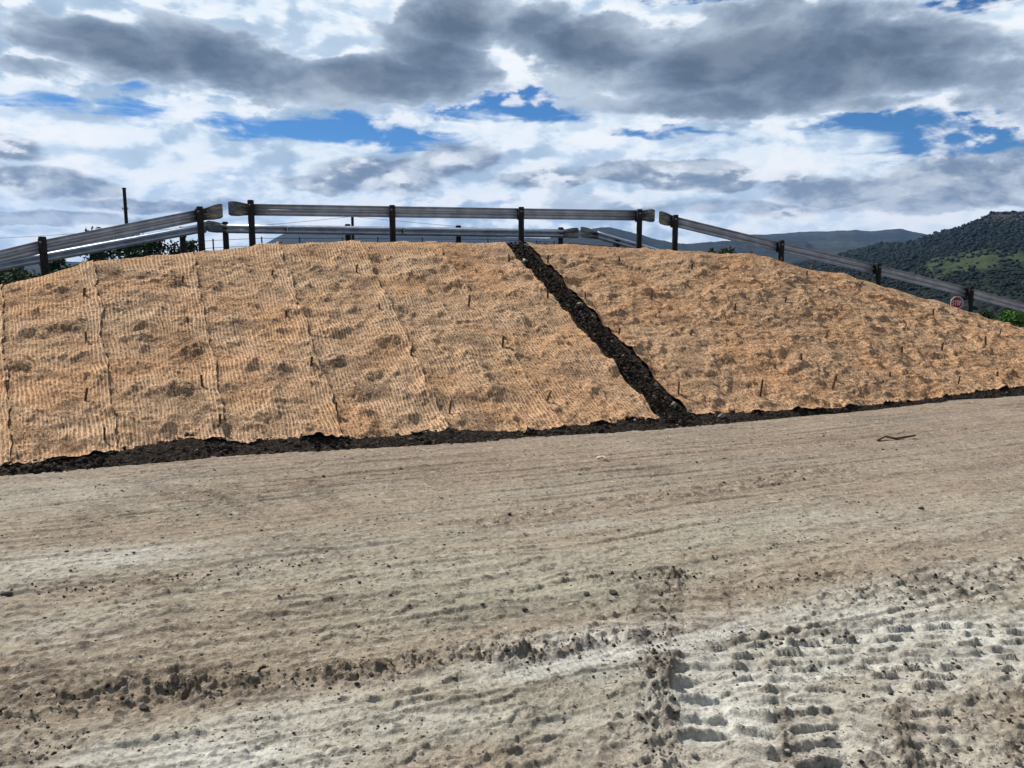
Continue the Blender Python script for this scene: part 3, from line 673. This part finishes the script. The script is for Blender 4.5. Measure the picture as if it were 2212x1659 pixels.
# ------------------------------------------------------------------ pegs that pin the netting
def c1(x, y): return (x/3.16)/1.1573, (y/3.16+420)/1.1573
def c2(x, y): return (x/3.16+500)/1.1573, (y/3.16+420)/1.1573
def c3(x, y): return (x/3.16+1150)/1.1573, (y/3.16+420)/1.1573
def c4(x, y): return (x/3.16+1860)/1.1573, (y/3.16+420)/1.1573
def c5(x, y): return (x/2.458)/1.1573, (y/2.458+800)/1.1573
def c6(x, y): return (x/2.458+850)/1.1573, (y/2.458+750)/1.1573
def c7(x, y): return (x/2.458+1660)/1.1573, (y/2.458+800)/1.1573
PEGS = [(c1, 668, 1000, 668, 945), (c1, 678, 1350, 676, 1290), (c1, 1445, 905, 1445, 850), (c1, 1480, 1232, 1478, 1175),
        (c2, 572, 852, 574, 805), (c2, 680, 1172, 680, 1120), (c2, 1237, 805, 1242, 760), (c2, 1415, 1115, 1415, 1066), (c2, 882, 1582, 886, 1490), (c2, 1668, 1482, 1672, 1425), (c2, 1920, 708, 1922, 670),
        (c3, 65, 1080, 78, 1000), (c3, 333, 1408, 343, 1330), (c3, 387, 725, 387, 680), (c3, 697, 740, 698, 685), (c3, 1253, 738, 1258, 705), (c3, 1833, 793, 1838, 755), (c3, 693, 1038, 693, 960), (c3, 989, 1047, 989, 980),
        (c3, 1513, 1027, 1515, 975), (c3, 2173, 1112, 2177, 1068), (c3, 1046, 1362, 1048, 1288), (c3, 1823, 1322, 1832, 1275), (c3, 1260, 1300, 1262, 1262),
        (c4, 328, 1055, 333, 1015), (c4, 493, 845, 498, 815), (c4, 1496, 1155, 1498, 1112), (c4, 653, 1322, 665, 1280), (c4, 445, 1515, 453, 1462), (c4, 1903, 1395, 1908, 1330), (c4, 1570, 1422, 1572, 1380), (c4, 1247, 1450, 1251, 1408),
        (c4, 726, 1662, 729, 1628), (c4, 2025, 1312, 2032, 1268), (c4, 1998, 1650, 2002, 1608), (c4, 296, 732, 299, 705), (c4, 536, 800, 541, 755), (c4, 60, 692, 60, 662), (c4, 1430, 1030, 1430, 1000), (c4, 915, 925, 935, 900),
        (c5, 522, 482, 536, 415), (c5, 641, 738, 641, 655), (c5, 1238, 392, 1236, 335), (c5, 1350, 668, 1350, 578), (c5, 1914, 300, 1917, 223), (c5, 2066, 556, 2066, 500),
        (c6, 675, 668, 681, 615), (c6, 1275, 612, 1297, 556), (c6, 1872, 532, 1874, 470), (c6, 2080, 562, 2083, 500), (c6, 2157, 217, 2162, 180),
        (c7, 838, 247, 844, 205), (c7, 600, 456, 607, 365), (c7, 1042, 411, 1060, 335), (c7, 1383, 357, 1389, 320), (c7, 1814, 386, 1818, 343), (c7, 2046, 352, 2049, 320), (c7, 1714, 172, 1716, 135)]
ORD = ['topmost', 'second down', 'third down', 'fourth down', 'fifth down', 'sixth down', 'seventh down', 'eighth down', 'ninth down']
def build_pegs():
    items = []
    for fn, bx, by, tx, ty in PEGS:
        u, v = fn(bx, by); u2, v2 = fn(tx, ty); P, N, t_, v_ = slope_hit(u, v, .02); T = at(u2, v2, P[1]+.02)
        if T[2]-P[2] < .12: T = P+(T-P)*.12/max(T[2]-P[2], .02)
        items.append((P, T, t_, v_))
    LEFT = {0: 'left photo edge', 1: 'left photo edge', 2: 'first seam from the left', 3: 'second seam from the left', 4: 'third seam from the left', 5: 'fourth seam from the left', 6: 'fifth seam from the left',
            7: 'last seam before the trench', 8: 'left trench rim', 9: 'right trench rim', 10: 'first seam past the trench', 11: 'second seam past the trench', 12: 'third seam past the trench', 13: 'fourth seam past the trench', 14: 'rightmost seam'}
    keyed = {}
    for it in items:
        t_ = it[2]; k = int(round(t_)); mid = abs(t_-k) > .28
        keyed.setdefault((int(t_) if mid else k, mid), []).append(it)
    ic = 0
    for (k, mid), L in keyed.items():
        L.sort(key=lambda q: -q[3])
        for i, (P, T, t_, v_) in enumerate(L):
            where = LEFT.get(k, 'seam number %d' % k)
            if mid: where = 'net right of the '+where
            n = 'only one' if len(L) == 1 else ORD[i]
            b_ = MB(); d = (T-P); T2 = P+d*1.0; w = .019 if P[1] < 16 else .022
            ax = np.array([math.cos(ic*1.7), math.sin(ic*1.7), 0])*w; ay = np.array([-math.sin(ic*1.7), math.cos(ic*1.7), 0])*w*.7
            B0 = P-d/np.linalg.norm(d)*.12
            vs = [B0-ax-ay, B0+ax-ay, B0+ax+ay, B0-ax+ay, T2-ax*.9-ay, T2+ax*.9-ay, T2+ax*.9+ay-np.array([0, 0, .012]), T2-ax*.9+ay-np.array([0, 0, .012])]
            vs = [q-P for q in vs]
            b_.add(vs, [(3, 2, 1, 0), (4, 5, 6, 7), (0, 1, 5, 4), (1, 2, 6, 5), (2, 3, 7, 6), (3, 0, 4, 7)])
            o = link('netting_peg', b_.v, b_.f, M_peg); o.location = [float(q) for q in P]; ic += 1
            tag(o, 'thin rusty peg, %s on the %s' % (n, where), 'peg', 'pegs pinning the netting')
build_pegs()

# ------------------------------------------------------------------ guardrails
def wprofile(hgt=.31, dep=.105, n=31):
    out = []
    for i in range(n):
        s = i/(n-1); z = (s-.5)*hgt; q = abs(s-.5)*2
        y = dep*(ss(np.array(q), 0.02, .34)-ss(np.array(q), .62, .98)*.92)   # two waves
        out.append((float(y), z))
    return out
PROF = wprofile()
def sweep_rail(pts, inward, prof, th=.006, scale=None):
    """W beam: profile depth along 'inward' (from the post line towards the road)"""
    b_ = MB(); n = len(prof); vs = []
    inv = np.array(inward, float)
    for i, P in enumerate(pts):
        k = 1.0 if scale is None else scale[i][0]; kz = 1.0 if scale is None else scale[i][1]
        for (y, z) in prof: vs.append(np.array(P)+inv*(y*k)+np.array([0, 0, z*kz]))
        for (y, z) in prof[::-1]: vs.append(np.array(P)+inv*(y*k+th)+np.array([0, 0, z*kz+.0]))
    m = 2*n
    fs = [(i*m+k, i*m+(k+1) % m, (i+1)*m+(k+1) % m, (i+1)*m+k) for i in range(len(pts)-1) for k in range(m)]
    fs += [tuple(range(m))[::-1], tuple((len(pts)-1)*m+k for k in range(m))]
    b_.add(vs, fs); return b_
def guardrail(label, railpts, posts, tocam, ends_, post_r=.085, reflectors=(), spacer=True, group='steel guardrails along the road edges', name='guardrail'):
    """railpts: beam centre line, posts: list of (top, base); tocam: +1 posts on the camera side"""
    railpts = [np.array(p, float) for p in railpts]
    d = railpts[-1]-railpts[0]; nrm = np.array([-d[1], d[0], 0]); nrm /= np.linalg.norm(nrm)
    if nrm[1] < 0: nrm = -nrm
    inward = nrm*tocam
    root = thing(name, np.array(posts[0][1]), label, 'guardrail', group)
    # dense beam with a lapped joint at every post
    pts = []
    for a, b2 in zip(railpts[:-1], railpts[1:]):
        for s in np.linspace(0, 1, 9)[:-1]: pts.append(a+(b2-a)*s)
    pts.append(railpts[-1])
    sweep_rail(pts, inward, PROF).build('beam', M_steel, root, True)
    for (P, Q, kind) in ends_:                        # flared flat end piece from P (beam end) to Q (tip)
        P = np.array(P); Q = np.array(Q); n = 10; ep = []; sc = []
        for i in range(n):
            s = i/(n-1); ep.append(P+(Q-P)*s+inward*(-.010)); flat = 1-ss(np.array(s), .10, .5)*.90
            sc.append((float(flat), float(1+.24*ss(np.array(s), .1, .65)-.22*ss(np.array(s), .93, 1.0))))
        e = sweep_rail(ep, inward, PROF, .010, sc).build('end_piece', M_term, root, True)
        for (fx, fz) in ((.25, .075), (.25, -.075), (.8, .1)):
            bb = MB(); c0 = P+(Q-P)*fx+np.array([0, 0, fz]); bb.tube([c0-inward*.05, c0-inward*.005], .018, 8)
            bb.build('bolt', M_bolt, e)
    for (T, B) in posts:
        T = np.array(T); B = np.array(B)-np.array([0, 0, .25]); mb = MB(); L = T[2]-B[2]; ax = (T-B)/np.linalg.norm(T-B)
        mb.tube([B, B+ax*L*.5, T-ax*.02, T, ], [post_r*1.04, post_r, post_r*.99, post_r*.84], 14)
        po = mb.build('post', M_post, root, False)
        if spacer:
            sb = MB(); zc = np.interp(T[0], sorted([railpts[0][0], railpts[-1][0]]), [q[2] for q in sorted([railpts[0], railpts[-1]], key=lambda q: q[0])])
            c0 = np.array([T[0], T[1], T[2]-.20])+inward*(post_r+.045)
            e1 = d/np.linalg.norm(d); e1 = np.array([e1[0], e1[1], 0]); e1 /= np.linalg.norm(e1)
            sb.prism([(-.07, -.16), (.07, -.16), (.07, .15), (-.07, .15)], .11, c0, e1, (0, 0, 1), inward)
            sb.build('spacer_block', M_post, root)
        for zz in (-.13,):
            bb = MB(); c0 = T+np.array([0, 0, zz]); bb.tube([c0-np.array([0, 1, 0])*(post_r+.012), c0-np.array([0, 1, 0])*(post_r-.02)], .022, 8)
            bb.build('bolt', M_bolt, po)
    for P in reflectors:
        P = np.array(P); e1 = np.array([d[0], d[1], 0]); e1 /= np.linalg.norm(e1)
        rb = MB(); rb.prism([(-.05, -.085), (.05, -.085), (.05, .085), (-.05, .085)], .02, P+inward*.10, e1, (0, 0, 1), inward)
        ro = rb.build('reflector', M_refl_b, root)
        for zz in (.0, -.08):
            wb = MB(); wb.prism([(0, zz), (.045, zz+.02), (.045, zz+.075), (.0, zz+.055)], .008, P+inward*.115, e1, (0, 0, 1), inward)
            wb.build('reflector_face', M_refl_w, ro)
    return root
def P2(u, v, Y): return at(u, v, Y)
dY = .16                                            # near beams stand on the road side of their posts
def near(label, pts, posts, e):
    guardrail(label, [P2(u, v, Y+dY) for u, v, Y in pts], [(P2(u, v, Y), np.array([P2(u, v, Y)[0], P2(u, v, Y)[1], P2(u2, v2, Y)[2]])) for (u, v, Y, u2, v2) in posts], 1, e)
# middle, level
near('level grey steel guardrail with four dark timber posts on top of the bank',
     [(541, 453, 21.0), (1386, 465.5, 23.8)], [(541, 432, 21.1, 545, 532), (847, 443, 22.0, 848, 522), (1126, 447, 22.9, 1128, 524), (1382, 452, 23.8, 1381, 541)],
     [(P2(541, 453, 21.0+dY), P2(493, 450, 20.9+dY), 0), (P2(1386, 465.5, 23.8+dY), P2(1414.5, 466, 23.9+dY), 0)])
near('near guardrail slanting down to the left edge, with a flared end by the gap',
     [(437, 464, 20.55), (90, 533.5, 18.35), (-270, 622, 16.2)], [(431, 446, 20.6, 439, 545), (91, 511, 18.4, 99, 597), (-272, 597, 16.3, -260, 690)],
     [(P2(437, 464, 20.55+dY), P2(481, 455, 20.7+dY), 0)])
near('near guardrail sloping down to the right past the stop sign',
     [(1459, 479, 23.3), (1689, 535, 24.3), (1899, 583, 25.4), (2098, 633, 26.5), (2300, 688, 27.6)],
     [(1459.5, 464, 23.3, 1459, 546), (1689, 519, 24.3, 1689, 566), (1899, 568.5, 25.4, 1898, 622), (2099, 618, 26.5, 2096, 680), (2302, 670, 27.6, 2299, 745)],
     [(P2(1459, 479, 23.3+dY), P2(1423.5, 469, 23.2+dY), 0)])
def far_(label, pts, posts, e, refl):
    guardrail(label, [P2(*q) for q in pts], [(P2(u, v, Y+.16), P2(u, v, Y+.16)-np.array([0, 0, 1.1])) for (u, v, Y) in posts], -1, e, reflectors=[P2(*q) for q in refl], post_r=.10)
far_('rear level guardrail with reflectors, seen through the gap below the middle near one',
     [(490, 494, 27.0), (1215, 504.5, 29.4)], [(486, 479, 27.0), (751, 484, 27.9), (990, 487, 28.7), (1211, 491, 29.4)],
     [(P2(490, 494, 27.0), P2(446, 488, 26.9), 0), (P2(1215, 504.5, 29.4), P2(1250, 503, 29.5), 0)],
     [(620, 495, 27.4), (871, 500, 28.2), (1129, 504, 29.1)])
far_('rear guardrail on the left with a bright sunlit top edge, slanting down to the left',
     [(430, 494, 26.8), (0, 574, 23.2), (-300, 640, 21)], [(393, 490, 26.5), (95, 545, 24.0), (-250, 615, 21.4)],
     [(P2(430, 494, 26.8), P2(446, 490, 26.9), 0)], [(248, 529, 25.3)])
far_('rear guardrail on the right dropping behind the netted crest',
     [(1290, 508, 29.7), (1440, 551, 31), (1700, 625, 33)], [(1330, 515, 30), (1560, 580, 32)],
     [(P2(1290, 508, 29.7), P2(1254, 500, 29.5), 0)], [])

# ------------------------------------------------------------------ stop sign
def stop_sign():
    Pc = at(2067, 654, 48.0); R = .385/math.cos(math.pi/8)
    root = thing('stop_sign', (Pc[0], Pc[1]+.05, -4.0), 'red octagonal stop sign with white border behind the bank', 'road sign')
    ex, ey, ez = (1, 0, 0), (0, 0, 1), (0, -1, 0)
    oc = lambda r: [(r*math.cos(math.pi/8+k*math.pi/4), r*math.sin(math.pi/8+k*math.pi/4)) for k in range(8)]
    b_ = MB(); b_.prism(oc(R), .02, Pc, ex, ey, ez); b_.build('sign_border', M_white, root)
    b_ = MB(); b_.prism(oc(R*.885), .006, Pc+np.array([0, -.012, 0]), ex, ey, ez); face = b_.build('sign_face', M_red, root)
    # lettering from strokes
    h, w, s = .30, .122, .036; Lb = MB(); fr = Pc+np.array([0, -.018, 0])
    def box(x0, z0, x1, z1): Lb.prism([(x0, z0), (x1, z0), (x1, z1), (x0, z1)], .006, fr, ex, ey, ez)
    def poly(pts): Lb.prism(pts, .006, fr, ex, ey, ez)
    def ringarc(cx, cz, rx, rz, a0, a1, n=14):
        for i in range(n):
            p, q = math.radians(a0+(a1-a0)*i/n), math.radians(a0+(a1-a0)*(i+1)/n)
            poly([(cx+(rx-s)*math.cos(p), cz+(rz-s)*math.sin(p)), (cx+rx*math.cos(p), cz+rz*math.sin(p)), (cx+rx*math.cos(q), cz+rz*math.sin(q)), (cx+(rx-s)*math.cos(q), cz+(rz-s)*math.sin(q))])
    x = -.29
    rz = h/4+s/4
    ringarc(x+w/2, h/2-rz, w/2, rz, 20, 270); ringarc(x+w/2, -h/2+rz, w/2, rz, 90, -160)
    x += w+.026; box(x, h/2-s, x+w, h/2); box(x+w/2-s/2, -h/2, x+w/2+s/2, h/2-s)
    x += w+.026; ringarc(x+w/2, 0, w/2, h/2, 0, 360, 28)
    x += w+.026; box(x, -h/2, x+s, h/2); ringarc(x+w/2-.005, h/2-rz, w/2+.005, rz, -90, 90); box(x+s, h/2-s, x+w/2-.005, h/2); box(x+s, h/2-2*rz, x+w/2-.005, h/2-2*rz+s)
    lt = Lb.build('lettering', M_white, face)
    b_ = MB(); b_.tube([(Pc[0], Pc[1]+.05, -4.2), (Pc[0], Pc[1]+.05, Pc[2]+.3)], .038, 10); b_.build('pole', M_grey, root)
stop_sign()

# ------------------------------------------------------------------ utility poles, wires, fence
def upole(u, vtop, Y, label, r, ins=True):
    T = at(u, vtop, Y); root = thing('utility_pole', (T[0], T[1], -4.3), label, 'utility pole', 'timber utility poles behind the bank')
    b_ = MB(); b_.tube([(T[0], T[1], -4.4), (T[0], T[1], T[2])], [r*1.25, r], 12); b_.build('pole_shaft', M_pole, root)
    b_ = MB(); b_.tube([(T[0], T[1], T[2]-.05), (T[0], T[1], T[2]+.04)], r*1.25, 12); b_.build('pole_cap', M_pole, root)
    if ins:
        zz = at(u, 452, Y)[2]; b_ = MB(); b_.tube([(T[0]-.18, T[1]-.1, zz), (T[0]+.24, T[1]-.1, zz)], .03, 8)
        br = b_.build('bracket', M_pole, root)
        for sx in (-.17, .22):
            b_ = MB(); b_.tube([(T[0]+sx, T[1]-.1, zz+.02), (T[0]+sx, T[1]-.1, zz+.10), (T[0]+sx, T[1]-.1, zz+.14)], [.05, .05, .02], 8)
            q = b_.build('insulator', M_refl_w, br)
    return T
upole(268, 407, 60, 'tall dark utility pole rising above the left guardrail', .12)
upole(761, 466, 60, 'dark utility pole half hidden behind the level guardrail', .105, False)
def wire(p, q, sag, label):
    b_ = MB(); pts = [p+(q-p)*s-np.array([0, 0, sag*4*s*(1-s)]) for s in np.linspace(0, 1, 14)]
    b_.tube(pts, .014, 6); tag(b_.build('overhead_wire', M_wire), label, 'wire', 'overhead wires')
wire(at(-400, 524, 66), at(268, 497, 60), .25, 'thin overhead wire crossing the sky at the left edge')
wire(at(268, 497, 60), at(757, 468, 60), .25, 'thin overhead wire between the two utility poles')
wire(at(764, 468, 60), at(1300, 508, 90), .2, 'thin overhead wire dropping to the right from the half hidden pole')
def fence():
    root = thing('wire_fence', (0, 33, 0), 'low wire fence of thin steel posts behind the rear guardrail', 'fence')
    us = [392, 460, 565, 647, 740, 816, 912, 1054, 1197, 1331, 1478, 1640]
    tops = [522, 516, 511.5, 512, 512, 512, 513, 514, 520, 530, 545, 575]; tp = []
    for u, v in zip(us, tops):
        Y = 31+.0035*(u-392); T = at(u, v, Y); tp.append(T); b_ = MB(); b_.tube([(T[0], T[1], T[2]-1.25), T], .03, 6); b_.build('fence_post', M_fence, root)
    for dz in (-.06, -.35, -.7):
        b_ = MB(); b_.tube([q+np.array([0, 0, dz]) for q in tp], .009, 5); b_.build('fence_wire', M_wire, root)
fence()

# ------------------------------------------------------------------ trees and bushes
def tree(u, vtop, Y, rad, zbase, label, m, n=2600, leaf=.16, group='trees behind the bank', cat='tree', name='tree', seed=0, squash=1.0):
    r = np.random.default_rng(900+seed); T = at(u, vtop, Y); hgt = T[2]-zbase
    root = thing(name, (T[0], T[1], zbase), label, cat, group)
    b_ = MB(); top = np.array([T[0], T[1], zbase+hgt*.72])
    b_.tube([(T[0], T[1], zbase-.2), (T[0]+.1*rad, T[1], zbase+hgt*.35), top], [.07*rad+.03, .05*rad+.02, .02], 8)
    cl = []
    for k in range(15):
        a = r.uniform(0, 6.28); q = r.uniform(.25, 1)**.6; zc = zbase+hgt*r.uniform(.34, .93); env = math.sqrt(max(0.08, 1-((zc-zbase)/hgt-.52)**2*3.6))
        c0 = np.array([T[0]+math.cos(a)*rad*.72*q*env, T[1]+math.sin(a)*rad*.72*q*env, zc]); cl.append((c0, rad*r.uniform(.26, .46)))
        if k < 9: b_.tube([(T[0]+.06*rad, T[1], zbase+hgt*r.uniform(.25, .5)), (c0+np.array([T[0], T[1], zc]))/2, c0], [.03*rad, .02*rad, .008], 6)
    cl.append((np.array([T[0], T[1], T[2]-rad*.25]), rad*.25))
    b_.build('trunk', M_bark, root, True)
    V = []; Fc = []; tone = []
    per = n//len(cl)
    for (c0, cr) in cl:
        dirs = r.normal(size=(per, 3)); dirs /= np.linalg.norm(dirs, axis=1)[:, None]; rr = cr*(.35+.75*r.random(per)**.6)
        pos = c0+dirs*rr[:, None]*np.array([1, 1, .72*squash]); a = r.normal(size=(per, 3)); a /= np.linalg.norm(a, axis=1)[:, None]
        b2 = np.cross(a, dirs+.3*r.normal(size=(per, 3))); b2 /= np.linalg.norm(b2, axis=1)[:, None]
        s = leaf*(.5+r.random(per))[:, None]; n0 = len(V)*1
        q = np.stack([pos-a*s, pos-b2*s*.5, pos+a*s, pos+b2*s*.5], 1)
        V.append(q); tone.append(np.repeat(np.clip(.25+.5*r.random(per)+.25*r.normal(), 0, 1), 4))
    V = np.concatenate(V).reshape(-1, 3); Fc = np.arange(len(V)).reshape(-1, 4)
    o = link('crown', V, Fc, m, root, cols={'tone': np.concatenate(tone)}); o.matrix_parent_inverse = parent_inv(root)
ZB = -4.2
tree(20, 560, 40, 2.6, ZB, 'dark bushy tree low at the left edge below the guardrails', M_leafd, 3600, .13, seed=1)
tree(62, 585, 36, 2.2, ZB, 'dark low bush filling the gap under the left guardrail near the edge', M_leafd, 3600, .12, seed=13)
tree(155, 566, 40, 2.2, ZB, 'dark low bush just right of the lowest near guardrail post', M_leafd, 3600, .12, seed=14)
tree(110, 545, 43, 2.5, ZB, 'dark tree behind the lowest near guardrail post on the left', M_leafd, 3600, .13, seed=2)
tree(198, 497, 48, 2.6, ZB, 'dark tree whose tip just clears the left guardrail, left of the pole', M_leafd, 4200, .13, seed=3)
tree(250, 487, 50, 2.7, ZB, 'tallest dark tree, directly behind the tall utility pole foot', M_leafd, 4200, .13, seed=4)
tree(330, 505, 46, 2.6, ZB, 'dark tree right of the tall utility pole, under the rear guardrail', M_leafd, 4200, .13, seed=5)
tree(412, 512, 45, 1.7, ZB, 'dark open tree at the left side of the guardrail gap', M_leafd, 2400, .12, seed=6)
tree(1105, 522, 75, 3.2, ZB, 'dark tree below the rear guardrail above the trench top', M_leafd, 2600, .2, seed=7)
tree(1190, 523, 78, 3.4, ZB, 'dark tree below the right end of the rear level guardrail', M_leafd, 2600, .2, seed=8)
tree(1572, 530, 62, 2.4, ZB, 'dark tree behind the upper part of the right guardrail', M_leafd, 2600, .16, seed=9)
tree(2185, 664, 38, 1.7, ZB, 'bright green sunlit bush at the right edge beyond the bank', M_leafg, 4200, .085, cat='bush', name='bush', seed=10)
tree(2130, 668, 44, 1.5, ZB, 'dull green bush just right of the stop sign post', M_leafd, 3000, .09, cat='bush', name='bush', seed=11)
tree(2255, 652, 40, 1.8, ZB, 'mid green bush cut by the right edge of the photo', M_leafg, 3000, .09, cat='bush', name='bush', seed=12)

# ------------------------------------------------------------------ hills
def hill_mat(name, rock, scrub, grass, sc):
    m, t, b = mat(name, 1.0, 0, .05); p = geo(t)
    n = t.noise(p, .012*sc, 5, .6); n2 = t.noise(p, .16*sc, 4, .65); g = attr(t, 'grass')
    c = t.mix(t.mr(n2, .42, .56), rgb(*[q*.55 for q in scrub]), rgb(*scrub))
    gr = t.mix(t.mr(n2, .35, .65), rgb(*[q*.6 for q in grass]), rgb(*grass))
    c = t.mix(t.mr(t.m('ADD', g, t.m('MULTIPLY', t.m('SUBTRACT', n, .5), .9)), .42, .6), c, gr)
    c = t.mix(t.m('MULTIPLY', attr(t, 'rock'), t.mr(n2, .35, .6)), c, rgb(*rock)); t.l.new(c, b.inputs['Base Color'])
    return m
def hill(name, sil, Y, Yfront, zfront, mt, nx=420, nr=110, amp=1.0, grass=None, rock=None, prof=1.25, ext=True):
    s = np.array(sil, float); u = np.linspace(s[0, 0], s[-1, 0], nx); vv = np.interp(u, s[:, 0], s[:, 1])
    vv = vv+fbm(u*.045, u*0+Y, 3, 801)*2.2*amp
    R = np.stack([at(a, b_, Y) for a, b_ in zip(u, vv)])
    q = np.linspace(0, 1.25, nr)[:, None]
    yy = Yfront+(Y-Yfront)*q; x = R[None, :, 0]*(yy/Y)
    pr = np.where(q <= 1, q**prof, 1-(q-1)*1.2); z = zfront+(R[None, :, 2]-zfront)*pr
    z = z+fbm(x*8/Y*6, yy*8/Y*6+0*x, 5, int(Y))*.020*Y*.12*amp*np.sin(np.clip(q, 0, 1)*math.pi)
    V = np.stack([x, yy+0*x, z], -1); pu, pv = proj(V)
    ga = grass(pu, pv, q+0*x) if grass else np.zeros_like(x); ra = rock(pu, pv, q+0*x) if rock else np.zeros_like(x)
    o = link(name, V.reshape(-1, 3), grid_faces(nr, nx), mt, smooth=True, cols={'grass': ga.ravel(), 'rock': ra.ravel()}); struct(o)
    return V, ga, ra
MH1 = hill_mat('near_hill', (.085, .068, .058), (.020, .030, .018), (.046, .064, .030), 1.0)
MH2 = hill_mat('far_hill', (.06, .055, .055), (.030, .038, .036), (.060, .066, .048), .25)
mesa = [(1180, 640), (1330, 640), (1480, 628), (1600, 600), (1700, 575), (1837, 544), (1900, 526), (1960, 524), (2014, 508), (2045, 497), (2090, 486), (2125, 468), (2142, 458), (2180, 456), (2214, 457), (2300, 458), (2420, 470), (2600, 505), (2900, 540)]
gr = lambda u, v, q: np.clip((.95*np.exp(-((v-(592-.10*(u-1900)))/24)**2)*ss(u, 1930, 2040)+.6*np.exp(-((v-(548-.02*(u-2100)))/14)**2)*ss(u, 2000, 2090)+.9*np.exp(-((u-1945)/75)**2-((v-598)/13)**2))*(.75+1.2*fbm(u*.02, v*.05, 3, 811)), 0, 1)
rk = lambda u, v, q: ss(u, 2080, 2130)*(1-ss(v, 472, 492))*.9
V1, G1, R1 = hill('hill', mesa, 700, 110, -6.0, MH1, 520, 170, 1.0, gr, rk, 1.5)
hill('hill', [(900, 560), (1180, 516), (1250, 497), (1300, 491), (1318, 490), (1380, 506), (1430, 520), (1480, 527), (1560, 520), (1640, 521), (1740, 520), (1800, 560), (1850, 600)], 1700, 500, -8, MH2, 300, 80, 1.1, lambda u, v, q: .35+0*u)
hill('hill', [(1500, 545), (1560, 531), (1600, 506), (1640, 507), (1690, 504), (1740, 500), (1800, 499), (1850, 496), (1880, 500), (1920, 495), (1950, 494.5), (1975, 501), (2014, 508), (2100, 514), (2400, 530)], 2400, 700, -8, MH2, 360, 80, .8, lambda u, v, q: .45+0*u)
hill('hill', [(400, 560), (520, 540), (572, 527), (592, 515), (613, 505), (640, 503), (720, 504), (800, 504), (900, 507), (1000, 510), (1100, 512), (1200, 515), (1300, 522), (1600, 560)], 2000, 600, -8, MH2, 300, 70, .5, lambda u, v, q: .25+0*u)
hill('hill', [(-900, 560), (-500, 548), (0, 560), (200, 566), (420, 575)], 1500, 400, -8, MH2, 200, 50, 1)
# scrub on the hill and in the valley: far wood read as one mass
def scrub(name, X, Yv, Zv, S, seed):
    r = np.random.default_rng(seed); n = len(X); V0, F0 = ICO1
    V = V0[None]*(1+.22*r.normal(size=(n, len(V0), 1)))*np.stack([S*(.8+.6*r.random(n)), S*(.8+.6*r.random(n)), S*(.6+.5*r.random(n))], -1)[:, None, :]
    V = V+np.stack([X, Yv, Zv], -1)[:, None, :]; Fc = (F0[None]+np.arange(n)[:, None, None]*len(V0)).reshape(-1, 3)
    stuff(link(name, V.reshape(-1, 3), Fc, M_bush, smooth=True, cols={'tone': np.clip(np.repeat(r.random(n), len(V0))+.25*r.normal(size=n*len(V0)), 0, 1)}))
def hill_scrub():
    r = np.random.default_rng(77); nr, nx, _ = V1.shape; n = 90000
    i = (r.random(n)**.75*(nr*.8-2)).astype(int); j = (r.random(n)*(nx-2)).astype(int); P = V1[i, j]*1.0; G = G1[i, j]
    keep = r.random(n) > np.clip(G*1.0, 0, .80)+np.clip(fbm(P[:, 0]*.012, P[:, 1]*.012, 3, 821)*.7, -.2, .35); keep &= r.random(n) > R1[i, j]*.9; keep &= np.abs(P[:, 0]/P[:, 1]) < .95
    P = P[keep]; s = .0011*P[:, 1]*(.45+2.2*r.random(len(P))**4)+.15
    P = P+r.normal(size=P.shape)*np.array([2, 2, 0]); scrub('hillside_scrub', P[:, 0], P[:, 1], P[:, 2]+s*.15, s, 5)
    n = 16000; y = 48+r.random(n)**1.4*420; x = (r.random(n)*2-1)*y*.8; s = .5+1.1*r.random(n)*np.minimum(1, y/140)
    keep = ~((np.abs(x-at(2067, 654, 48)[0]) < 4) & (y < 60)); keep &= ~((x > 0) & (y < 62) & (x < 26)); 
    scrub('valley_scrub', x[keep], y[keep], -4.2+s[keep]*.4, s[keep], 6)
hill_scrub()

# ------------------------------------------------------------------ air
def haze():
    m = bpy.data.materials.new('air'); m.use_nodes = True; t = NT(m.node_tree); t.n.clear()
    out = t.new('ShaderNodeOutputMaterial'); pv = t.new('ShaderNodeVolumePrincipled')
    pv.inputs['Density'].default_value = 8.5e-5; pv.inputs['Color'].default_value = rgb(.20, .44, .98); pv.inputs['Anisotropy'].default_value = 0.2
    t.l.new(pv.outputs[0], out.inputs['Volume'])
    x, y0, y1, z0, z1 = 3200, -60, 3400, -20, 260
    vs = [(-x, y0, z0), (x, y0, z0), (x, y1, z0), (-x, y1, z0), (-x, y0, z1), (x, y0, z1), (x, y1, z1), (-x, y1, z1)]
    stuff(link('haze', vs, [(3, 2, 1, 0), (4, 5, 6, 7), (0, 1, 5, 4), (1, 2, 6, 5), (2, 3, 7, 6), (3, 0, 4, 7)], m))
HAZE = True
if HAZE: haze()
